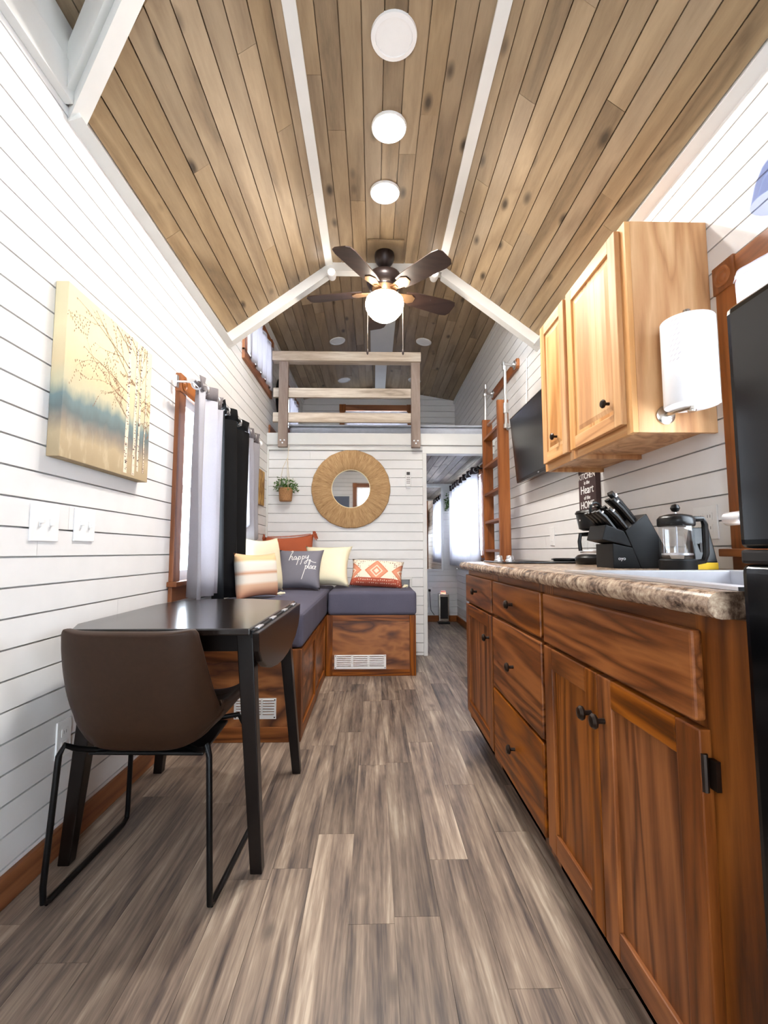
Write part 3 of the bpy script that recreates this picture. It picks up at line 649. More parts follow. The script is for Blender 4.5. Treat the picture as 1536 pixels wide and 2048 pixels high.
# knife block: faces the aisle, slanted; profile in x-z, depth along y
kx, ky = .922, 1.655
t = thing('knife_block', (kx, ky, CT), 'slanted black wooden knife block full of black-handled knives on the counter', 'knife block')
W2 = .062
def KB(pts): return [(kx + a, CT + b) for a, b in pts]
obj('block', MB().prism(KB([(-.005, .0), (.120, .0), (.022, .188), (-.055, .128)]), 1, ky - W2, ky + W2), M['charcoal'], t, .003)
obj('steak_block', MB().prism(KB([(-.100, .0), (-.0055, .0), (-.030, .07), (-.100, .085)]), 1, ky - W2, ky + W2), M['charcoal'], t, .003)
obj('front_lip', MB().prism(KB([(-.135, .098), (-.028, .0715), (-.0585, .1275), (-.120, .150)]), 1, ky - W2 + .002, ky + W2 - .002), M['charcoal'], t, .003)
lg = text('oyo', .017); obj('logo', MB().add(lg.v, lg.f, Matrix.Translation((kx - .070, ky - W2 - .0006, CT + .028)) @ Matrix.Rotation(R(90), 4, 'X')), M['plate'], t)
dirk = Vector((-.62, 0, .78)).normalized()
spots = [(-.010, .150, -.045, .115), (.004, .165, -.02, .125), (.018, .178, .015, .12), (.010, .17, .045, .10), (-.03, .14, .03, .11), (-.035, .138, -.01, .10), (-.04, .135, -.045, .09), (-.085, .14, -.04, .075), (-.085, .14, -.01, .075), (-.085, .14, .02, .075), (-.085, .14, .045, .075)]
for i, (a, b, yy, L) in enumerate(spots):
    p = Vector((kx + a, ky + yy, CT + b)) ; q = p + dirk * L
    bend = Vector((-.012, 0, -.008))
    kn = obj('knife_handle', MB().tube([p - dirk * .012, p + dirk * .02, p + dirk * (L * .6), q + bend * .4, q + bend], [.008, .009, .010, .011, .007], 8), M['blackplastic'], t, smooth=True)
    obj('bolster', MB().tube([p + dirk * (L * .86), p + dirk * (L * .90)], .0112, 8), M['steel'], kn, smooth=True)
obj('scissors_handle', MB().tube([(kx - .125 + .02 * math.cos(R(k * 30)), ky + .0, CT + .205 + .028 * math.sin(R(k * 30))) for k in range(12)], .005, 6, True), M['blackplastic'], t, smooth=True)
# french press
px, py_ = .945, 1.44
t = thing('french_press', (px, py_, CT), 'glass french press with black lid, ball knob and handle beside the knife block', 'french press')
obj('foot', MB().lathe([(.049, CT), (.052, CT + .003), (.052, CT + .030), (.047, CT + .034), (.002, CT + .034)], (px, py_, 0), 32), M['charcoal'], t, smooth=True)
obj('beaker', MB().lathe([(.045, CT + .034), (.048, CT + .04), (.048, CT + .140)], (px, py_, 0), 32), M['clear'], t, smooth=True)
obj('lid', MB().lathe([(.050, CT + .135), (.052, CT + .140), (.052, CT + .158), (.044, CT + .168), (.020, CT + .174), (.002, CT + .175)], (px, py_, 0), 32), M['blackplastic'], t, smooth=True)
obj('plunger_rod', MB().tube([(px, py_, CT + .05), (px, py_, CT + .185)], .0025, 8), M['steel'], t)
obj('filter', MB().lathe([(.043, CT + .046), (.043, CT + .052), (.002, CT + .053)], (px, py_, 0), 28), M['steel'], t, smooth=True)
obj('ball_knob', MB().lathe([(.003, CT + .180), (.010, CT + .183), (.014, CT + .192), (.010, CT + .202), (.002, CT + .206)], (px, py_, 0), 16), M['blackplastic'], t, smooth=True)
obj('handle', MB().tube([(px + .046, py_ - .01, CT + .158), (px + .074, py_ - .015, CT + .158), (px + .080, py_ - .016, CT + .14), (px + .080, py_ - .016, CT + .05), (px + .072, py_ - .015, CT + .028), (px + .05, py_ - .01, CT + .024)], .009, 8), M['blackplastic'], t, smooth=True)
# coffee bag
t = thing('coffee_bag', (1.06, 1.50, CT), 'small black foil coffee bag with a yellow bottom band against the wall', 'bag')
obj('pouch', MB().hexa([(1.022, 1.47, CT + .022), (1.094, 1.47, CT + .022), (1.094, 1.53, CT + .022), (1.022, 1.53, CT + .022)], [(1.026, 1.497, CT + .135), (1.090, 1.497, CT + .135), (1.090, 1.503, CT + .135), (1.026, 1.503, CT + .135)]), M['blackplastic'], t, .003)
obj('yellow_band', MB().box(1.021, 1.095, 1.469, 1.531, CT, CT + .0219), M['yellow'], t, .002)
obj('print', MB().box(1.045, 1.07, 1.4775, 1.4795, CT + .055, CT + .085), M['slot'], t)
# kitchen sign
t = thing('wall_sign', (XR, 2.45, 1.26), 'narrow brown sign about the kitchen in white lettering, hung under the cabinet', 'sign')
box('board', (XR - .026, XR - .0005, 2.37, 2.57, 1.185, 1.42), M['signbrown'], t, .002)
for body, zz, sz in (('KITCHEN', 1.362, .046), ('is the', 1.332, .030), ('Heart', 1.282, .064), ('of the', 1.250, .030), ('HOME', 1.202, .056)):
    tm = text(body, sz); obj('lettering', MB().add(tm.v, tm.f, Matrix.Translation((XR - .0268, 2.47, zz)) @ Matrix.Rotation(R(-90), 4, 'Z') @ Matrix.Rotation(R(90), 4, 'X')), M['white_text'], t)
# wall plates
def plate(name, x, sgn, y, z, wd, hh, label, cat, n, kind):
    t = thing(name, (x, y, z), label, cat)
    lo, hi = sorted((x, x + sgn * .006)); box('cover', (lo, hi, y - wd/2, y + wd/2, z - hh/2, z + hh/2), M['plate'], t, .002)
    for i in range(n):
        yy = y + (i - (n-1)/2) * .046; lo, hi = sorted((x + sgn * .0062, x + sgn * .0075))
        if kind == 'toggle':
            box('slot', (lo, hi, yy - .006, yy + .006, z - .012, z + .012), M['plate'], t); lo, hi = sorted((x + sgn * .0062, x + sgn * .018))
            box('toggle', (lo, hi, yy - .004, yy + .004, z - .002 - (i % 2) * .006, z + .008 - (i % 2) * .006), M['plate'], t, .001)
        elif kind == 'rocker': box('rocker', (lo, hi + .001, yy - .016, yy + .016, z - .032, z + .032), M['plate'], t, .001)
        else:
            for q in (-.02, .02):
                s_ = box('socket', (lo, hi, yy - .016, yy + .016, z + q - .013, z + q + .013), M['plate'], t, .001)
                for e in (-.006, .006):
                    l2, h2 = sorted((x + sgn * .0075, x + sgn * .0079)); box('slot', (l2, h2, yy + e - .001, yy + e + .001, z + q - .004, z + q + .006), M['slot'], s_)  # dark strip on the socket face; the hole's shade is put into its colour
plate('switch_plate', XL, 1, 1.472, 1.060, .125, .115, 'double white toggle switch plate on the lap wall, farther from the window', 'switch', 2, 'toggle')
plate('switch_plate', XL, 1, 1.672, 1.064, .115, .115, 'double white toggle switch plate on the lap wall, closer to the window', 'switch', 2, 'toggle')
plate('switch_plate', XR, -1, 3.04, 1.068, .072, .118, 'single white rocker switch plate on the wall under the television', 'switch', 1, 'rocker')
plate('wall_outlet', XR, -1, 1.62, 1.072, .118, .118, 'white outlet plate behind the french press', 'outlet', 2, 'outlet')
plate('wall_outlet', XL, 1, 1.62, .36, .072, .118, 'white outlet plate low on the wall behind the leather chair', 'outlet', 1, 'outlet')
# television
t = thing('television', (1.07, 2.97, 1.47), 'flat black wall-mounted television tilted toward the room beside the ladder', 'television')
Mt = Matrix.Translation((1.058, 2.97, 1.72)) @ Matrix.Rotation(R(-5), 4, 'Y')
obj('bezel', MB().box(-.012, .022, -.465, .465, -.245, .245, Mt), M['blackplastic'], t, .005)
obj('screen', MB().box(-.0135, -.0125, -.452, .452, -.225, .235, Mt), M['screen'], t)
obj('logo', MB().box(-.0135, -.0125, -.012, .012, -.240, -.232, Mt), M['steel'], t)
obj('back_housing', MB().box(.0225, .045, -.25, .25, -.16, .12, Mt), M['blackplastic'], t, .005)
box('wall_mount', (1.10, XR - .001, 2.87, 3.07, 1.62, 1.80), M['blackmetal'], t, .003)
obj('cable', MB().tube([(1.10, 3.38, 1.95), (1.15, 3.43, 2.02), (1.165, 3.44, 2.3), (1.166, 3.44, 2.44)], .004, 6), M['plate'], t, smooth=True)
# ------------------------------------------------------------------ ladder and its wall rail
t = thing('pipe_rail_board', (XR, 4.03, 2.44), 'oak board screwed to the lap wall with two pipe flanges for the ladder', 'rail')
bd = obj('board', MB().prism([(3.62, 2.455), (3.635, 2.44), (4.425, 2.44), (4.44, 2.455), (4.44, 2.51), (4.425, 2.525), (3.635, 2.525), (3.62, 2.51)], 0, XR - .022, XR - .0005), M['ladY'], t, .003)
for yy in (3.68, 4.38): obj('flange', MB().lathe([(.038, XR - .0225), (.038, XR - .028), (.02, XR - .032), (.018, XR - .045)], (0, yy, 2.485), 20, 0), M['pipe'], t, smooth=True)
t = thing('loft_ladder', (1.02, 3.85, 0), 'oak loft ladder with flat treads hooked on galvanized pipes against the wall', 'ladder')
for y0, y1, zt, lb in ((3.585, 3.617, 2.165, 0), (4.085, 4.117, 2.145, 0)): box('stile', (.975, 1.062, y0, y1, 0, zt), M['ladZ'], t, .003)
for zz in (1.972, 1.720, 1.476, 1.233, .988, .744, .500, .256): box('tread', (.980, 1.058, 3.617, 4.085, zz - .022, zz), M['ladY'], t, .002)
obj('round_rung', MB().tube([(1.03, 3.617, 2.098), (1.03, 4.085, 2.098)], .016, 14), M['pipe'], t, smooth=True)
p1 = obj('pipe_hook', MB().tube([(1.075, 3.565, 1.94), (1.045, 3.565, 1.925), (1.035, 3.565, 1.95), (1.035, 3.57, 2.40), (1.035, 3.60, 2.47), (1.045, 3.66, 2.485), (XR - .04, 3.68, 2.485)], .0125, 12), M['pipe'], t, smooth=True)
obj('coupling', MB().tube([(1.035, 3.567, 2.05), (1.035, 3.567, 2.13)], .020, 14).tube([(1.035, 3.567, 1.93), (1.035, 3.567, 1.965)], .019, 14).tube([(1.035, 3.575, 2.40), (1.035, 3.575, 2.43)], .018, 14), M['pipe'], p1, smooth=True)
p2 = obj('pipe_hook', MB().tube([(1.005, 4.10, 2.10), (1.005, 4.10, 2.38), (1.01, 4.12, 2.42), (1.04, 4.2, 2.46), (1.08, 4.36, 2.485), (XR - .04, 4.38, 2.485)], .0125, 12).tube([(1.07, 4.34, 2.48), (1.07, 4.34, 2.56)], .0125, 12), M['pipe'], t, smooth=True)
obj('coupling', MB().tube([(1.005, 4.10, 2.365), (1.005, 4.10, 2.385)], .018, 14), M['pipe'], p2, smooth=True)
# ------------------------------------------------------------------ loft
t = thing('loft_railing', (-.23, 4.40, 1.96), 'weathered wood loft railing with two bolted posts and three rails', 'railing')
RY0, RY1 = 4.375, 4.43
for xa, xb in ((-.905, -.818), (.362, .448)):
    po = box('post', (xa, xb, RY0 + .002, RY1 - .001, 1.958, 2.79), M['barnZ'], t, .003)
    for k, (a, b) in enumerate(((-.018, .055), (.018, .055), (0, .03))): obj('bolt', MB().lathe([(.008, RY0 + .002), (.008, RY0 - .003), (.004, RY0 - .005)], ((xa+xb)/2 + a, 0, 1.965 + b), 10, 1), M['steel'], po, smooth=True)
box('rail', (-.968, .455, RY0 - .02, RY1 + .03, 2.791, 2.882), M['barn'], t, .004)
for a, b in ((2.455, 2.548), (2.212, 2.305)): box('rail', (-.968, .405, RY1, RY1 + .038, a, b), M['barn'], t, .004)
t = thing('loft_mattress', (.05, 5.6, 2.105), 'low white mattress covering the loft deck behind the railing', 'mattress')
box('mattress', (-.86, 1.15, 4.72, 6.52, 2.1055, 2.245), M['blue'], t, .04, seg=4); obj('blanket', MB().box(-.87, 1.155, 4.70, 5.2, 2.2455, 2.262), M['blue'], t, .006)
# pillows: local XY plane is the face (x width, z height), y thickness
def pillow(name, w_, h_, th, mat, loc, rot, label, ear=.05, n=20):
    t = thing(name, loc, label, 'pillow'); t.rotation_euler = [R(a) for a in rot]
    def pt(u, v, s_):
        a, b = 2*u - 1, 2*v - 1
        k = 1 - ear * (1 - a*a) * abs(b)**6 / 1 ; kk = 1 - ear * 1.6 * (1 - b*b)
        x_ = a * w_/2 * (1 - ear * 2.2 * (1 - b*b) * abs(a)**4); z_ = b * h_/2 * (1 - ear * 2.2 * (1 - a*a) * abs(b)**4)
        y_ = s_ * th/2 * max(0, (1 - a**4) * (1 - b**4)) ** .62
        return (x_, y_ , z_ + h_/2)
    mb = MB(); mb.grid(lambda u, v: pt(u, v, -1), n, n); mb.grid(lambda u, v: pt(u, v, 1), n, n)
    me = obj('cover', mb, mat, t, smooth=True, local=True)
    bm = bmesh.new(); bm.from_mesh(me.data); bmesh.ops.remove_doubles(bm, verts=bm.verts, dist=1e-5); bmesh.ops.recalc_face_normals(bm, faces=bm.faces)
    for f in bm.faces: f.smooth = True
    bm.to_mesh(me.data); bm.free()
    return t, pt
pillow('bed_pillow', .48, .34, .13, M['grey_pillow'], (.86, 5.42, 2.33), (-70, 0, 8), 'grey pillow lying on the loft mattress')
t = thing('wall_ring', (XL, 4.86, 2.55), 'black round metal wall ornament in the loft beside the railing post', 'wall decor')
obj('rim', MB().tube([(XL + .05, 4.86 + .21 * math.cos(R(k*10)), 2.56 + .21 * math.sin(R(k*10))) for k in range(36)], .022, 8, True), M['blackmetal'], t, smooth=True)
obj('spoke', MB().box(XL + .012, XL + .05, 4.85, 4.87, 2.37, 2.75), M['blackmetal'], t, .002)
# ------------------------------------------------------------------ curtains
def curtain(mb, ax, off, u0, u1, z0, z1, amp, folds, ph=0, flare=0, nz=10, bot=None):
    nu = folds * 14
    def fn(u, v):
        uu = u0 + (u1 - u0) * u; z = z0 + (z1 - z0) * v
        if bot: z = bot(u) + (z1 - bot(u)) * v
        d = amp * math.sin(2*math.pi*folds*u + ph) * (1 + flare * (1 - v)) + .25 * amp * math.sin(2*math.pi*folds*2.3*u + 1.3 + 2*v)
        uu += .012 * math.sin(5*v + ph) * (1 - v)
        return (off + d, uu, z) if ax == 'x' else (uu, off + d, z)
    return mb.grid(fn, nu, nz)
def drape(name, label, mat, headmat, ax, off, u0, u1, z0, z1, amp, folds, ph, group=None, rings=True, band=.075, bot=None, flare=.4, ringside=1):
    base_ = (off, (u0+u1)/2, z0) if ax == 'x' else ((u0+u1)/2, off, z0)
    t = thing(name, base_, label, 'curtain', group)
    c = obj('panel', curtain(MB(), ax, off, u0, u1, z0, z1 - band, amp, folds, ph, flare, bot=bot), mat, t, smooth=True, fix=False)
    h = obj('header', curtain(MB(), ax, off, u0, u1, z1 - band, z1, amp, folds, ph, 0, 2), headmat, t, smooth=True, fix=False)
    for q in (c, h):
        s_ = q.modifiers.new('thick', 'SOLIDIFY'); s_.thickness = .0025; s_.offset = 0
    if rings:
        n = folds * 2
        for k in range(n):
            u = (k + .5) / n - ph / (2*math.pi*folds); uu = u0 + (u1 - u0) * min(max(u, .03), .97)
            P = [(0, .026 * math.cos(R(a*24)), .026 * math.sin(R(a*24))) for a in range(15)]
            # ring stands across the fold so that the rod passes through it
            if ax == 'x': pts = [(off + p[1], uu + (-1)**k * .3 * p[1], z1 - .04 + p[2]) for p in P]
            else: pts = [(uu + (-1)**k * .3 * p[1], off + p[1], z1 - .04 + p[2]) for p in P]
            obj('grommet', MB().tube(pts, .0055, 6, True), M['steel'], t, smooth=True)
    return t
XC_ = XL + .115
drape('window_curtain', 'sheer light grey curtain beside the oak window casing, bright with daylight', M['curt'], M['curt_head'], 'x', XC_, 2.34, 2.70, .735, 1.868, .036, 2, 0.6)
drape('window_curtain', 'black blackout curtain hanging between the two grey panels', M['black_curt'], M['black_curt'], 'x', XC_, 2.725, 3.24, .69, 1.868, .036, 2, 2.2)
drape('window_curtain', 'sheer grey curtain swept aside beyond the black panel, near the small picture', M['curt'], M['curt_head'], 'x', XC_, 3.27, 3.56, 1.05, 1.868, .030, 2, 2.0, bot=lambda u: 1.16 - .14 * math.sin(u * 2.6))
t = thing('curtain_rod', (XC_, 3.0, 1.828), 'white metal curtain rod with a ball end over the wall window', 'curtain rod')
obj('rod', MB().tube([(XC_, 2.28, 1.828), (XC_, 3.70, 1.828)], .010, 12), M['steel'], t, smooth=True)
for yy, s_ in ((2.28, -1), (3.70, 1)): obj('finial', MB().lathe([(.006, yy + s_*.02), (.016, yy + s_*.012), (.022, yy), (.016, yy - s_*.014), (.010, yy - s_*.018)][::s_ if s_ > 0 else 1], (XC_, 0, 1.828), 16, 1), M['plate'], t, smooth=True)
for yy in (2.33, 3.66): obj('bracket', MB().box(XL + .0225, XL + .03, yy - .012, yy + .012, 1.80, 1.86).tube([(XL + .03, yy, 1.828), (XC_, yy, 1.828)], .006, 8), M['steel'], t)
# hall window curtains
XH = XR - .09
drape('hall_curtain', 'sheer white curtain with a dark grommet header in the hall window, nearer the ladder', M['white_curt'], M['curt_dark'], 'x', XH, 4.84, 5.72, .79, 1.872, .03, 4, .4)
drape('hall_curtain', 'sheer white curtain with a dark grommet header in the hall window, by the corner mirror', M['white_curt'], M['curt_dark'], 'x', XH, 5.76, 6.46, .79, 1.872, .03, 4, 1.4)
t = thing('curtain_rod', (XH, 5.6, 1.832), 'dark metal curtain rod across the hall window', 'curtain rod')
obj('rod', MB().tube([(XH, 4.74, 1.832), (XH, 6.52, 1.832)], .009, 10), M['blackmetal'], t, smooth=True)
for yy in (4.80, 6.49): obj('bracket', MB().box(XR - .03, XR - .0225, yy - .012, yy + .012, 1.80, 1.862).tube([(XR - .03, yy, 1.832), (XH, yy, 1.832)], .006, 8), M['blackmetal'], t)
# loft and kitchen window cloths
drape('loft_curtain', 'pale sheer curtain hung in the loft side window by the railing', M['curt'], M['curt'], 'x', XL + .035, 3.60, 4.46, 2.52, 2.955, .010, 5, .4, rings=False, band=.02)
drape('loft_curtain', 'pale sheer curtain in the second loft side window beyond the railing post', M['curt'], M['curt'], 'x', XL + .035, 5.34, 6.06, 2.40, 2.86, .010, 5, .4, rings=False, band=.02)
drape('loft_curtain', 'pale sheer curtain in the loft end window above the mattress', M['curt'], M['curt'], 'y', D2 - .035, -.41, .49, 2.30, 2.96, .010, 6, .4, rings=False, band=.02)
drape('window_valance', 'short white valance in the kitchen window above the refrigerator', M['white_curt'], M['white_curt'], 'x', XR - .04, .51, 1.385, 1.45, 1.835, .010, 6, .4, rings=False, band=.02)
t = thing('wall_sconce', (XR, 1.13, 1.98), 'clear glass wall sconce above the oak kitchen window casing', 'sconce')
obj('backplate', MB().lathe([(.045, XR - .0005), (.045, XR - .012), (.02, XR - .018)], (0, 1.14, 2.03), 24, 0), M['steel'], t, smooth=True)
obj('arm', MB().tube([(XR - .015, 1.14, 2.03), (XR - .09, 1.14, 2.04), (XR - .10, 1.14, 2.02)], .007, 10), M['steel'], t, smooth=True)
obj('shade', MB().lathe([(.020, 2.02), (.035, 2.0), (.052, 1.955), (.064, 1.90), (.062, 1.90), (.050, 1.955), (.033, 1.998), (.018, 2.018)], (XR - .10, 1.14, 0), 28), M['blueglass'], t, smooth=True)
# ------------------------------------------------------------------ benches and cushions
def grille(t, cx, z0, z1, w_, y):
    n = 3; sw = w_ / 3.6; cs = [cx + (k - 1) * w_ / 3.15 for k in range(n)]; zs = [z0 + (z1 - z0) * (.17 + .132 * j) for j in range(6)]
    mb = MB()
    for a, b, c, d in cells(cx - w_/2, cx + w_/2, z0, z1, [(c - sw/2, c + sw/2, zz + .003, zz + .0095) for c in cs for zz in zs]): mb.box(a, b, y - .006, y - .0005, c, d)
    g = obj('vent_grille', mb, M['plate'], t)
    for c in cs:
        for zz in zs:
            obj('louver', MB().hexa([(c - sw/2, y - .0062, zz + .0097), (c + sw/2, y - .0062, zz + .0097), (c + sw/2, y - .0062, zz + .0117), (c - sw/2, y - .0062, zz + .0117)], [(c - sw/2, y - .0095, zz + .0088), (c + sw/2, y - .0095, zz + .0088), (c + sw/2, y - .0095, zz + .0104), (c - sw/2, y - .0095, zz + .0104)]), M['plate'], g)
    for sx in (-1, 1):
        for zz in (z0 + .008, z1 - .008): obj('screw', MB().lathe([(.004, y - .006), (.003, y - .008)], (cx + sx * (w_/2 - .008), 0, zz), 8, 1), M['bronze'], g)
BX = -.37
t = thing('storage_bench', (-.69, 3.45, 0), 'long stained plywood storage bench along the window wall with an end vent', 'bench')
obj('box_body', MB().box(XL + .002, BX - .014, 2.514, DP - .003, 0, .464), M['plyY'], t)
box('end_panel', (XL + .018, BX - .015, 2.500, 2.5135, .0, .464), M['ply'], t)
box('end_frame', (BX - .06, BX - .0005, 2.492, 2.512, .0, .464), M['oakZ'], t, .003); box('end_frame', (XL + .018, BX - .06, 2.492, 2.4995, .40, .464), M['oakX'], t, .003); box('end_frame', (XL + .018, BX - .06, 2.490, 2.4995, .0, .075), M['oakX'], t, .003)
for a in (2.513, 3.10, 3.70): box('face_stile', (BX - .0135, BX, a, a + .055, 0, .464), M['oakZ'], t, .002)
for za, zb in ((0, .06), (.41, .464)):
    for a, b in ((2.568, 3.10), (3.155, 3.70)): box('face_rail', (BX - .0135, BX - .001, a, b, za, zb), M['oakY'], t, .002)
grille(t, -.605, .115, .218, .215, 2.4995)
t = thing('storage_bench', (0, 4.1, 0), 'short stained plywood storage bench against the mirror wall with a wide front vent', 'bench')
obj('box_body', MB().box(BX + .002, .338, 3.774, DP - .016, 0, .468), M['ply'], t)
box('face_panel', (BX + .05, .29, 3.762, 3.7735, .05, .43), M['ply'], t)
for a, b in ((BX + .002, BX + .052), (.288, .338)): box('face_stile', (a, b, 3.755, 3.7735, 0, .468), M['oakZ'], t, .003)
for za, zb in ((0, .05), (.425, .468)): box('face_rail', (BX + .052, .288, 3.756, 3.7615, za, zb), M['oakX'], t, .002)
grille(t, -.10, .055, .162, .405, 3.762)
def cushion(name, b, label, r=.035):
    o = box(name, b, M['cushion'], None, r, seg=4)
    for p in o.data.polygons: p.use_smooth = True
    sb = o.modifiers.new('sub', 'SUBSURF'); sb.levels = 1; sb.render_levels = 1
    # soft, slightly crowned top
    me = o.data; x0, x1, y0, y1, z0, z1 = b
    bm = bmesh.new(); bm.from_mesh(me); bmesh.ops.subdivide_edges(bm, edges=bm.edges, cuts=3, use_grid_fill=True)
    for v in bm.verts:
        u = (v.co.x - x0) / (x1 - x0) * 2 - 1; w_ = (v.co.y - y0) / (y1 - y0) * 2 - 1
        if v.co.z > z1 - .02: v.co.z += .012 * (1 - u**4) * (1 - w_**6) + .003 * math.sin(v.co.x * 17) * math.sin(v.co.y * 13)
    bm.to_mesh(me); bm.free()
    return tag(o, label, 'cushion')
cushion('bench_cushion', (XL + .02, BX + .004, 2.505, DP - .012, .4645, .655), 'long slate grey seat cushion on the window wall bench')
cushion('bench_cushion', (BX + .012, .345, 3.745, DP - .016, .4685, .655), 'short slate grey seat cushion on the vented bench under the round mirror')
# throw pillows ---------------------------------------------------------------
CZ = .674
pt_, _ = pillow('throw_pillow', .46, .46, .14, M['terra'], (-.745, 4.27, CZ), (-14, -4, 4), 'terracotta throw pillow with corner tassels in the bench corner')
for sx in (-1, 1):
    tb = MB(); r_ = random.Random(sx + 5)
    for k in range(26):
        a = R(r_.uniform(-70, 90)); L = r_.uniform(.03, .06); c0 = (sx * .222, r_.uniform(-.012, .012), .452)
        p1 = (c0[0] + sx * L * .5 * math.cos(a), c0[1] + r_.uniform(-.02, .02), c0[2] + L * .6 * math.sin(a))
        p2 = (p1[0] + sx * .012, p1[1], p1[2] - r_.uniform(.005, .04)); tb.tube([c0, p1, p2], .004, 5)
    obj('tassel', tb, M['terra'], pt_, smooth=True, local=True)
fr_ = MB()
for k in range(40):
    u = -.2 + .4 * (k + .5) / 40; fr_.tube([(u, 0, .455 - .012 * (1 - (u/.23)**2)), (u + .004, 0, .468 - .012 * (1 - (u/.23)**2))], .004, 5)
obj('fringe', fr_, M['terra'], pt_, smooth=True, local=True)
pillow('throw_pillow', .42, .40, .15, M['cream'], (-.41, 3.98, CZ), (-31, 0, -5), 'cream velvet throw pillow beside the grey lettered pillow', ear=.07)
def medal():
    t = NT('medallion_print'); tc = t.n('ShaderNodeTexCoord'); sp = t.n('ShaderNodeSeparateXYZ'); t.l(tc.outputs['Object'], sp.inputs[0])
    ax = t.math('ABSOLUTE', t.math('SUBTRACT', t.math('FRACT', t.math('MULTIPLY', t.math('ADD', sp.outputs[0], 1.25), 4.4)), .5))
    az = t.math('MULTIPLY', t.math('ABSOLUTE', t.math('SUBTRACT', sp.outputs[2], .12)), 4.2); dm = t.math('ADD', ax, az)
    c = t.ramp(dm, [(0, lin((240,222,200))), (.10, lin((222,150,120))), (.18, lin((240,216,192))), (.24, lin((224,152,122))), (.38, lin((212,136,104))), (.44, lin((242,226,206)))], 'CONSTANT')
    vo = t.n('ShaderNodeTexVoronoi'); t.l(tc.outputs['Object'], vo.inputs['Vector']); vo.inputs['Scale'].default_value = 55; vo.inputs['Randomness'].default_value = .25
    dots = t.ramp(vo.outputs['Distance'], [(.25, (1,1,1,1)), (.33, (0,0,0,1))])
    c2 = t.mix(dots, c, lin((128,96,82)))
    c = t.mix(t.math('GREATER_THAN', dm, .44), c, c2)
    low = t.math('LESS_THAN', sp.outputs[2], .055); c = t.mix(low, c, t.mix(dots, lin((186,92,72)), lin((232,196,170))))
    return t.set(c, .9, 0, .2)
M['medal'] = medal()
pm, _ = pillow('throw_pillow', .45, .25, .13, M['medal'], (.02, 3.98, CZ), (-30, 3, -6), 'long lumbar pillow with terracotta and cream diamond print', ear=.03)
tb = MB()
for k in range(14):
    r_ = random.Random(k); tb.tube([(.228, 0, .012), (.245, r_.uniform(-.03, .0), .012 + r_.uniform(-.012, .014)), (.262 + r_.uniform(0, .012), r_.uniform(-.05, -.01), .004 + r_.uniform(0, .012))], .004, 5)
obj('tassel', tb, M['cream'], pm, smooth=True, local=True)
pg, gp = pillow('throw_pillow', .375, .355, .13, M['grey_pillow'], (-.605, 3.76, CZ - .004), (-28, 0, -4), 'grey square throw pillow lettered happy place in white script', ear=.05)
# white script on the pillow face: strokes in pillow units (0..1), baseline drawn by hand
STR = [
 [(.30,.93),(.33,.99),(.345,.93),(.31,.80),(.285,.66),(.30,.72),(.33,.78),(.355,.765),(.355,.70),(.375,.67),(.40,.70)],
 [(.455,.755),(.43,.775),(.405,.74),(.405,.695),(.43,.68),(.455,.72),(.465,.76),(.46,.69),(.48,.68),(.505,.73)],
 [(.51,.78),(.52,.74),(.50,.60),(.485,.53)], [(.515,.73),(.535,.775),(.56,.765),(.565,.715),(.54,.685),(.515,.70)],
 [(.60,.79),(.61,.75),(.595,.61),(.575,.545)], [(.605,.74),(.625,.785),(.65,.775),(.655,.725),(.63,.695),(.605,.71)],
 [(.685,.80),(.69,.73),(.715,.72),(.74,.76),(.755,.81),(.745,.70),(.715,.59),(.685,.565),(.675,.60),(.72,.655),(.79,.67),(.86,.63),(.93,.615),(.965,.625)],
 [(.70,.52),(.71,.47),(.685,.33),(.655,.19),(.64,.15)], [(.705,.47),(.725,.51),(.75,.505),(.755,.455),(.73,.425),(.705,.435)],
 [(.765,.46),(.80,.56),(.815,.66),(.795,.68),(.785,.60),(.785,.47),(.80,.43),(.82,.45)],
 [(.865,.50),(.845,.52),(.822,.49),(.822,.45),(.845,.435),(.865,.47),(.875,.51),(.87,.445),(.885,.43)],
 [(.935,.51),(.912,.52),(.895,.485),(.90,.445),(.93,.435),(.945,.455)], [(.945,.455),(.965,.49),(.975,.515),(.96,.525),(.948,.49),(.955,.445),(.98,.44)]]
sm = MB()
for st in STR:
    P = []
    for k in range(len(st) - 1):
        p0 = st[max(k-1, 0)]; p1_ = st[k]; p2_ = st[k+1]; p3 = st[min(k+2, len(st)-1)]
        for j in range(5):
            q = j / 5; P.append(tuple(.5 * ((2*b) + (-a + c) * q + (2*a - 5*b + 4*c - d) * q*q + (-a + 3*b - 3*c + d) * q**3) for a, b, c, d in zip(p0, p1_, p2_, p3)))
    P.append(st[-1]); pts = []
    for u, v in P:
        x_, y_, z_ = gp(.06 + u * .88 - .02, .04 + v * .9, -1); pts.append((x_, y_ - .0008, z_))
    sm.tube(pts, .0030, 5)
obj('script_lettering', sm, M['white_text'], pg, smooth=True, local=True)
pillow('throw_pillow', .42, .41, .14, M['cream'], (-.79, 3.46, CZ), (-9, 0, 62), 'cream throw pillow leaning behind the striped one by the black curtain', ear=.07)
def stripes():
    t = NT('striped_linen'); tc = t.n('ShaderNodeTexCoord'); sp = t.n('ShaderNodeSeparateXYZ'); t.l(tc.outputs['Object'], sp.inputs[0])
    f = t.math('MULTIPLY', sp.outputs[2], 2.9)
    c = t.ramp(f, [(0, lin((206,136,104))), (.25, lin((228,190,160))), (.30, lin((240,230,216))), (.42, lin((240,230,216))), (.46, lin((216,164,130))), (.52, lin((242,234,222))), (.66, lin((244,238,226))), (.70, lin((232,196,150))), (.84, lin((230,190,150))), (.88, lin((244,238,228)))])
    return t.set(c, .9, 0, .2)
M['stripe'] = stripes()
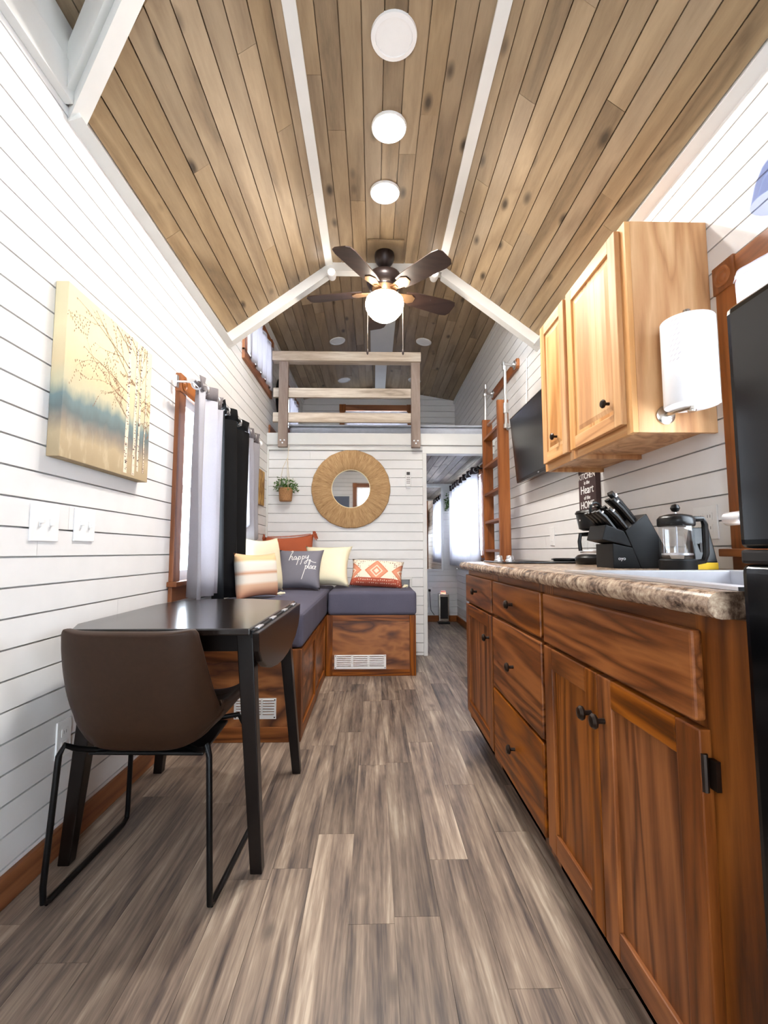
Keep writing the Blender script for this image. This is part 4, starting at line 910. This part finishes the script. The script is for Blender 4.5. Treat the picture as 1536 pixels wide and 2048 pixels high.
ps, _ = pillow('throw_pillow', .40, .29, .12, M['stripe'], (-.735, 3.05, CZ), (-6, 0, 64), 'striped cream and peach pillow closest to the table')
tb = MB()
for k in range(12):
    r_ = random.Random(k + 40); tb.tube([(.19, 0, .012), (.212, r_.uniform(-.03, .0), .012 + r_.uniform(-.01, .01)), (.232, r_.uniform(-.04, -.01), .006 + r_.uniform(0, .01))], .004, 5)
obj('tassel', tb, M['cream'], ps, smooth=True, local=True)
# ------------------------------------------------------------------ drop leaf table
t = thing('drop_leaf_table', (-.64, 1.83, 0), 'dark espresso drop-leaf table with one leaf hanging, beside the window wall', 'table')
TZ = .745; HX = -.362
pts = [(HX, 1.41), (HX, 2.20)] + [(HX - .02 - .20 * math.sin(R(a)), 2.20 + .10 * math.sin(R(a))) for a in (30, 60, 90)] + [(-.80, 2.28), (-.90, 2.18), (-.93, 2.05), (-.93, 1.52), (-.88, 1.41)]
obj('table_top', MB().prism(pts, 2, TZ - .020, TZ), M['esptop'], t, .004)
lf = [(1.41, TZ - .012), (2.20, TZ - .012)] + [(1.805 + .395 * math.cos(R(a)), TZ - .012 - .165 * math.sin(R(a)) ** .8) for a in range(15, 180, 15)]
obj('drop_leaf', MB().prism(lf, 0, HX + .006, HX + .026), M['espresso'], t, .004)
obj('leaf_joint', MB().box(HX - .0005, HX + .010, 1.42, 2.19, TZ - .030, TZ - .006), M['charcoal'], t, .003)
for yy in (1.50, 1.70, 1.92, 2.12): obj('hinge', MB().box(HX - .001, HX + .014, yy - .03, yy + .03, TZ - .010, TZ - .005), M['steel'], t, .001)
for a in ((-.84, HX - .04, 1.53, 1.55), (-.84, HX - .04, 2.12, 2.14), (-.86, -.84, 1.53, 2.14), (HX - .06, HX - .04, 1.53, 2.14)): box('apron', (a[0], a[1], a[2], a[3], TZ - .09, TZ - .0205), M['espresso'], t, .002)
def leg(tx, ty, bx_, by_):
    h = .026; g = .018; return MB().hexa([(tx - h, ty - h, TZ - .0205), (tx + h, ty - h, TZ - .0205), (tx + h, ty + h, TZ - .0205), (tx - h, ty + h, TZ - .0205)], [(bx_ - g, by_ - g, 0), (bx_ + g, by_ - g, 0), (bx_ + g, by_ + g, 0), (bx_ - g, by_ + g, 0)])
for tx, ty, bx_, by_ in ((-.405, 1.535, -.352, 1.525), (-.405, 2.13, -.335, 2.165), (-.868, 1.545, -.958, 1.575), (-.868, 2.13, -.945, 2.18)): obj('leg', leg(tx, ty, bx_, by_), M['espresso'], t, .003)
# ------------------------------------------------------------------ leather chair
t = thing('dining_chair', (-.662, 1.585, 0), 'brown leather bucket chair on a black wire sled base pushed up to the table', 'chair'); t.rotation_euler = (0, 0, R(-2))
prof = [(.20, .448, .190), (.18, .458, .205), (.08, .440, .214), (-.04, .418, .214), (-.13, .408, .212), (-.185, .420, .212), (-.215, .47, .214), (-.235, .54, .214), (-.252, .62, .208), (-.268, .695, .200), (-.276, .738, .192), (-.280, .752, .180)]
def shell(u, v):
    k = v * (len(prof) - 1); i = min(int(k), len(prof) - 2); f = k - i
    y_, z_, hw_ = [prof[i][j] * (1-f) + prof[i+1][j] * f for j in range(3)]
    a = 2*u - 1; s_ = abs(a) ** 4.5
    i2 = min(i + 1, len(prof) - 1); dy, dz = prof[i2][0] - prof[i][0], prof[i2][1] - prof[i][1]; L = math.hypot(dy, dz) or 1
    ny, nz_ = (dz / L, -dy / L)
    lift = .03 + .095 * math.exp(-((k - 4.6) / 2.8) ** 2)
    return (a * hw_ * (1 + .02 * math.sin(v * 6)), y_ + ny * lift * s_, z_ + nz_ * lift * s_)
sh = obj('seat_shell', MB().grid(shell, 16, 33), M['leather'], t, smooth=True, local=True, fix=False)
for q in sh.data.polygons: q.use_smooth = True
so = sh.modifiers.new('thick', 'SOLIDIFY'); so.thickness = .030; so.offset = 0
sb = sh.modifiers.new('sub', 'SUBSURF'); sb.levels = 1; sb.render_levels = 1
obj('stitched_seam', MB().tube([(shell(u/20, .14)[0], shell(u/20, .14)[1], shell(u/20, .14)[2] + .016) for u in range(21)], .0016, 5), M['leather'], t, smooth=True, local=True)
obj('under_plate', MB().prism([(-.17, -.14), (.17, -.14), (.15, .13), (-.15, .13)], 2, .374, .384), M['blackmetal'], t, .004, local=True)
for sx in (-1, 1):
    X_ = sx * .228
    P = [(sx * .08, -.08, .384), (sx * .15, -.13, .386), (sx * .185, -.17, .405), (sx * .203, -.196, .425), (sx * .212, -.205, .40), (X_, -.216, .06), (X_, -.212, .018), (X_, -.19, .0086), (X_, .17, .0086), (X_, .195, .018), (X_, .20, .05), (sx * .205, .165, .34), (sx * .18, .15, .395), (sx * .08, .10, .392)]
    lgm = obj('sled_leg', MB().tube(P, .0085, 10), M['blackmetal'], t, smooth=True, local=True)
    obj('glide', MB().tube([(X_, -.20, .006), (X_, -.17, .006)], .0095 * .6, 8), M['blackplastic'], lgm, local=True)
# ------------------------------------------------------------------ mirror wall
MX, MZ = -.215, 1.568
t = thing('round_mirror', (MX, DP, MZ), 'round wall mirror in a wide woven seagrass frame over the bench', 'mirror')
ring = [(.184, DP - .008), (.186, DP - .030), (.20, DP - .040), (.26, DP - .046), (.34, DP - .040), (.372, DP - .028), (.378, DP - .006), (.30, DP - .002)]
fr = obj('frame', MB().lathe(ring, (MX, 0, MZ), 120, 1), M['straw'], t, smooth=True)
me = fr.data; bm = bmesh.new(); bm.from_mesh(me)
for v in bm.verts:
    r_ = math.hypot(v.co.x, v.co.z); a = math.atan2(v.co.z, v.co.x)
    if v.co.y < -.02: v.co.y += .0022 * math.sin(a * 61 + 3 * math.sin(a * 7)) ; 
    if .33 < r_: k = 1 + .006 * math.sin(a * 23) * math.sin(a * 5); v.co.x *= k; v.co.z *= k
bmesh.ops.delete(bm, geom=[f for f in bm.faces if len(f.verts) > 8], context='FACES'); bm.to_mesh(me); bm.free()
obj('mirror_glass', MB().lathe([(.190, DP - .012), (.190, DP - .016)], (MX, 0, MZ), 64, 1), M['mirror'], t)
obj('inner_rim', MB().tube([(MX + .184 * math.cos(R(6*k)), DP - .022, MZ + .184 * math.sin(R(6*k))) for k in range(60)], .0045, 6, True), M['cream'], t, smooth=True)
# remote control on its holder
t = thing('remote_control', (.334, DP, 1.58), 'white remote control in a small wall holder beside the round mirror', 'remote')
box('holder', (.312, .356, DP - .018, DP - .0005, 1.575, 1.64), M['plate'], t, .003); rm = box('handset', (.309, .359, DP - .038, DP - .0185, 1.59, 1.745), M['plate'], t, .005)
box('display', (.318, .350, DP - .0390, DP - .0385, 1.700, 1.730), M['slot'], rm)
for i in range(3):
    for j in range(4): box('button', (.319 + .011 * i, .327 + .011 * i, DP - .0395, DP - .0385, 1.618 + .018 * j, 1.626 + .018 * j), M['curt_head'], rm)
# hanging planter
hx, hy, hz = -.825, DP - .075, 1.44
t = thing('hanging_planter', (hx, hy, hz), 'small woven pot of green leaves hung from the loft edge by cotton cord', 'plant')
obj('pot', MB().lathe([(.052, hz), (.058, hz + .006), (.066, hz + .115), (.066, hz + .125), (.058, hz + .125), (.056, hz + .11), (.002, hz + .108)], (hx, hy, 0), 28), M['terracotta_pot'], t, smooth=True)
for k in range(3):
    a = R(k * 120 + 60); obj('cord', MB().tube([(hx + .066 * math.cos(a), hy + .066 * math.sin(a), hz + .12), (hx + .03 * math.cos(a), hy + .03 * math.sin(a), hz + .32), (hx + .012, hy + .01, hz + .42), (hx + .02, DP - .047, 1.99)], .0028, 6), M['rope'], t, smooth=True)
def foliage(name, parent, c, n, rx, rz, size, seed, mat, hang=0):
    """every leaf is a folded blade on a short stalk; joined because they are too small to pick apart"""
    r_ = random.Random(seed); mb = MB()
    for k in range(n):
        a = r_.uniform(0, 2*math.pi); e = r_.uniform(0, 1) ** .6; el = r_.uniform(-.25, 1)
        d = Vector((math.cos(a) * math.cos(el), math.sin(a) * math.cos(el) * .8, math.sin(el) - hang)); p = Vector(c) + Vector((d.x * rx * e, d.y * rx * e, d.z * rz * e))
        if k % 5 == 0: mb.tube([c, tuple((Vector(c) + p) / 2 + Vector((0, 0, .01))), tuple(p)], .0012, 4)
        Rm = Matrix.Translation(p) @ Euler((r_.uniform(-1, 1), r_.uniform(-1, 1), a)).to_matrix().to_4x4(); s_ = size * r_.uniform(.6, 1.2)
        mb.add([(0,0,0), (.35*s_, -.32*s_, .1*s_), (s_, 0, -.05*s_), (.35*s_, .32*s_, .1*s_), (.4*s_, 0, 0)], [(0,1,4), (1,2,4), (2,3,4), (3,0,4)], Rm)
    o = obj(name, mb, mat, parent); o['kind'] = 'stuff'; return o
foliage('leaves', t, (hx, hy, hz + .12), 330, .115, .13, .026, 2, M['leaf'])
# pictures on the window wall
def birch():
    t = NT('birch_painting'); tc = t.n('ShaderNodeTexCoord'); sp = t.n('ShaderNodeSeparateXYZ'); t.l(tc.outputs['Object'], sp.inputs[0])
    m_ = t.n('ShaderNodeMapping'); t.l(tc.outputs['Object'], m_.inputs[0]); m_.inputs['Scale'].default_value = (1, 1, .35)
    nz = t.noise(m_.outputs[0], 16, 4, .6); nb = t.noise(tc.outputs['Object'], 7, 3)
    f = t.math('ADD', t.math('DIVIDE', sp.outputs[2], .57), t.math('MULTIPLY', t.math('SUBTRACT', nz, .5), .14)); f = t.math('ADD', f, t.math('MULTIPLY', t.math('SUBTRACT', nb, .5), .07))
    c = t.ramp(f, [(.0, lin((176,156,124))), (.14, lin((188,168,136))), (.22, lin((146,136,124))), (.29, lin((112,122,122))), (.36, lin((122,140,140))), (.44, lin((204,196,164))), (.55, lin((226,204,164))), (.75, lin((236,222,180))), (1, lin((230,216,178)))])
    st = t.ramp(nz, [(.56, (0,0,0,1)), (.70, (1,1,1,1))]); lowm = t.ramp(f, [(.16, (1,1,1,1)), (.30, (0,0,0,1))])
    c = t.mix(t.math('MULTIPLY', t.math('MULTIPLY', st, lowm), .6), c, lin((222,206,172)))
    return t.set(c, .75, 0, .2)
M['birch'] = birch(); M['canvas_edge'] = plain('canvas_edge', (150,124,88), .8, var=.2, scale=12)
CY0, CY1, CZ0, CZ1 = 1.460, 2.030, 1.268, 1.838
t = thing('canvas_painting', (XL, (CY0+CY1)/2, CZ0), 'large square canvas of birch trees in yellow mist on the lap wall', 'painting')
cv = box('canvas', (XL + .001, XL + .042, CY0, CY1, CZ0, CZ1), M['birch'], t, .002)
mk = MB(); br = MB(); XF = XL + .0425; M['bark'] = plain('birch_bark_paint', (238,214,190), .8, var=.2, scale=60)
def strip(mb, p, q, w0, w1):
    a, b = Vector(p), Vector(q); d = (b - a); n_ = Vector((-d.y, d.x)).normalized()
    mb.add([(XF, a.x + n_.x*w0, a.y + n_.y*w0), (XF, a.x - n_.x*w0, a.y - n_.y*w0), (XF, b.x - n_.x*w1, b.y - n_.y*w1), (XF, b.x + n_.x*w1, b.y + n_.y*w1)], [(0,1,2,3)])
rr = random.Random(11)
for yb, w_ in ((1.845, .0125), (1.905, .0105), (1.938, .0075), (1.985, .0045)):
    tr_ = MB(); z0_ = CZ0 + .012 + (.02 if w_ < .008 else 0); zt = CZ1 - .004; prev = (yb, z0_)
    for k in range(1, 9):
        cur = (yb + rr.uniform(-.003, .003), z0_ + (zt - z0_) * k / 8); strip(tr_, prev, cur, w_ * (1 - .03*(k-1)), w_ * (1 - .03*k)); prev = cur
    obj('painted_trunk', tr_, M['bark'], cv); XF += .0004
    for k in range(60):
        zz = rr.uniform(z0_, zt); a = yb + rr.uniform(-w_, w_ * .4); strip(mk, (a, zz), (min(a + rr.uniform(.005, .013), yb + w_), zz + rr.uniform(-.003, .003)), .0018, .0007)
XF = XL + .0428
def branch(p, ang, L, w_, depth):
    q = p
    for k in range(6):
        ang += rr.uniform(-.22, .22); nx = (q[0] + math.cos(ang) * L / 6, q[1] + math.sin(ang) * L / 6)
        if not (CY0 + .004 < nx[0] < CY1 - .003 and CZ0 + .15 < nx[1] < CZ1 - .003): return
        strip(br, q, nx, w_, w_ * .8); q = nx; w_ *= .82
        if depth and rr.random() < .5: branch(q, ang + rr.choice((-1, 1)) * rr.uniform(.4, .9), L * .5, w_ * .7, depth - 1)
        if rr.random() < .8: strip(br, (q[0], q[1]), (q[0] + rr.uniform(-.006, .006), q[1] - rr.uniform(.003, .008)), .0014, .0008)
for zz, an, L in ((1.70, 2.6, .36), (1.60, 2.75, .30), (1.76, 2.4, .22), (1.66, 2.5, .34), (1.56, 2.95, .26), (1.50, 2.8, .18), (1.80, 2.7, .3), (1.78, 2.9, .34)): branch((1.845, zz), an, L, .0016, 2)
for zz, an, L in ((1.66, .9, .14), (1.58, .5, .12), (1.70, 2.0, .12), (1.55, 1.0, .1), (1.76, .7, .1), (1.62, 2.2, .1), (1.50, .4, .1)): branch((1.935, zz), an, L, .0013, 2)
o_ = obj('painted_bark_marks', mk, plain('bark_mark_paint', (70,54,48), .8), cv); o_['kind'] = 'stuff'; o_ = obj('painted_branches', br, plain('branch_paint', (150,112,86), .8), cv); o_['kind'] = 'stuff'
def gold():
    t = NT('gold_forest_print'); v = t.coord((1, 3, .5), rnd=False); a = t.noise(v, 18, 4, .6); tc = t.n('ShaderNodeTexCoord'); b = t.noise(tc.outputs['Object'], 14, 4)
    c = t.ramp(t.math('ADD', t.math('MULTIPLY', a, .6), t.math('MULTIPLY', b, .4)), [(.32, lin((56,40,22))), (.46, lin((140,96,40))), (.56, lin((206,164,84))), (.68, lin((236,212,150)))])
    return t.set(c, .6)
t = thing('small_picture', (XL, 4.13, 1.385), 'narrow golden forest picture on the window wall near the corner', 'painting')
box('print', (XL + .001, XL + .022, 3.985, 4.285, 1.385, 1.695), gold(), t, .002)
# ------------------------------------------------------------------ hall behind the partition
t = thing('hall_mirror', (.745, D2, .70), 'tall white-framed mirror on the hall end wall', 'mirror')
box('glass', (.535, .955, D2 - .012, D2 - .004, .725, 1.875), M['mirror'], t)
for b in ((.50, .535, .70, 1.90), (.955, .99, .70, 1.90)): box('frame', (b[0], b[1], D2 - .022, D2 - .002, b[2], b[3]), M['trim'], t, .003)
for b in ((.70, .725), (1.875, 1.90)): box('frame', (.535, .955, D2 - .022, D2 - .002, b[0], b[1]), M['trim'], t, .003)
t = thing('space_heater', (.955, 6.42, 0), 'slim grey tower heater with a dark grille standing on the hall floor', 'heater')
box('base', (.878, 1.032, 6.35, 6.49, 0, .025), M['blackplastic'], t, .006); box('body', (.885, 1.025, 6.365, 6.475, .0255, .40), M['nickel'], t, .012, seg=3)
g = box('grille', (.905, 1.005, 6.360, 6.3645, .07, .36), M['blackplastic'], t, .002)
for k in range(9): box('slat', (.908 + k * .0108, .912 + k * .0108, 6.357, 6.3595, .075, .355), M['slot'], g)
box('control_panel', (.925, .985, 6.40, 6.45, .4005, .412), M['red'], t, .004); obj('carry_handle', MB().tube([(.92, 6.44, .40), (.925, 6.44, .435), (.985, 6.44, .435), (.99, 6.44, .40)], .008, 8), M['plate'], t, smooth=True)
t = thing('wall_outlet', (.72, D2, .42), 'white outlet with a plugged-in black cord on the hall end wall', 'outlet')
box('cover', (.745, .825, D2 - .008, D2 - .0005, .36, .48), M['plate'], t, .002); box('plug', (.770, .80, D2 - .035, D2 - .0085, .415, .445), M['blackplastic'], t, .003)
obj('cord', MB().tube([(.785, D2 - .03, .42), (.79, D2 - .04, .30), (.80, D2 - .04, .16), (.84, D2 - .08, .10)], .004, 6), M['blackplastic'], t, smooth=True)
t = thing('hanging_vine', (1.065, D2 - .05, 1.70), 'trailing green vine hung in the hall corner by the mirror', 'plant')
obj('hook', MB().tube([(1.06, D2 - .001, 1.80), (1.06, D2 - .05, 1.80), (1.06, D2 - .06, 1.78)], .004, 6), M['steel'], t)
foliage('leaves', t, (1.06, D2 - .065, 1.62), 140, .05, .28, .035, 9, M['leaf'], .2)
# board hung on the rear wall, seen in the round mirror
t = thing('wall_panel', (-.68, YR, 1.6), 'grey framed wall panel beside the tall rear window, seen in the round mirror', 'panel')
box('panel', (-.94, -.52, YR + .004, YR + .016, 1.45, 2.16), plain('slate_panel', (88,96,112), .6), t)
for b in ((-.96, -.94, 1.43, 2.18), (-.52, -.50, 1.43, 2.18)): box('frame', (b[0], b[1], YR + .002, YR + .022, b[2], b[3]), M['trim'], t, .002)
for b in ((1.43, 1.45), (2.16, 2.18)): box('frame', (-.94, -.52, YR + .002, YR + .022, b[0], b[1]), M['trim'], t, .002)
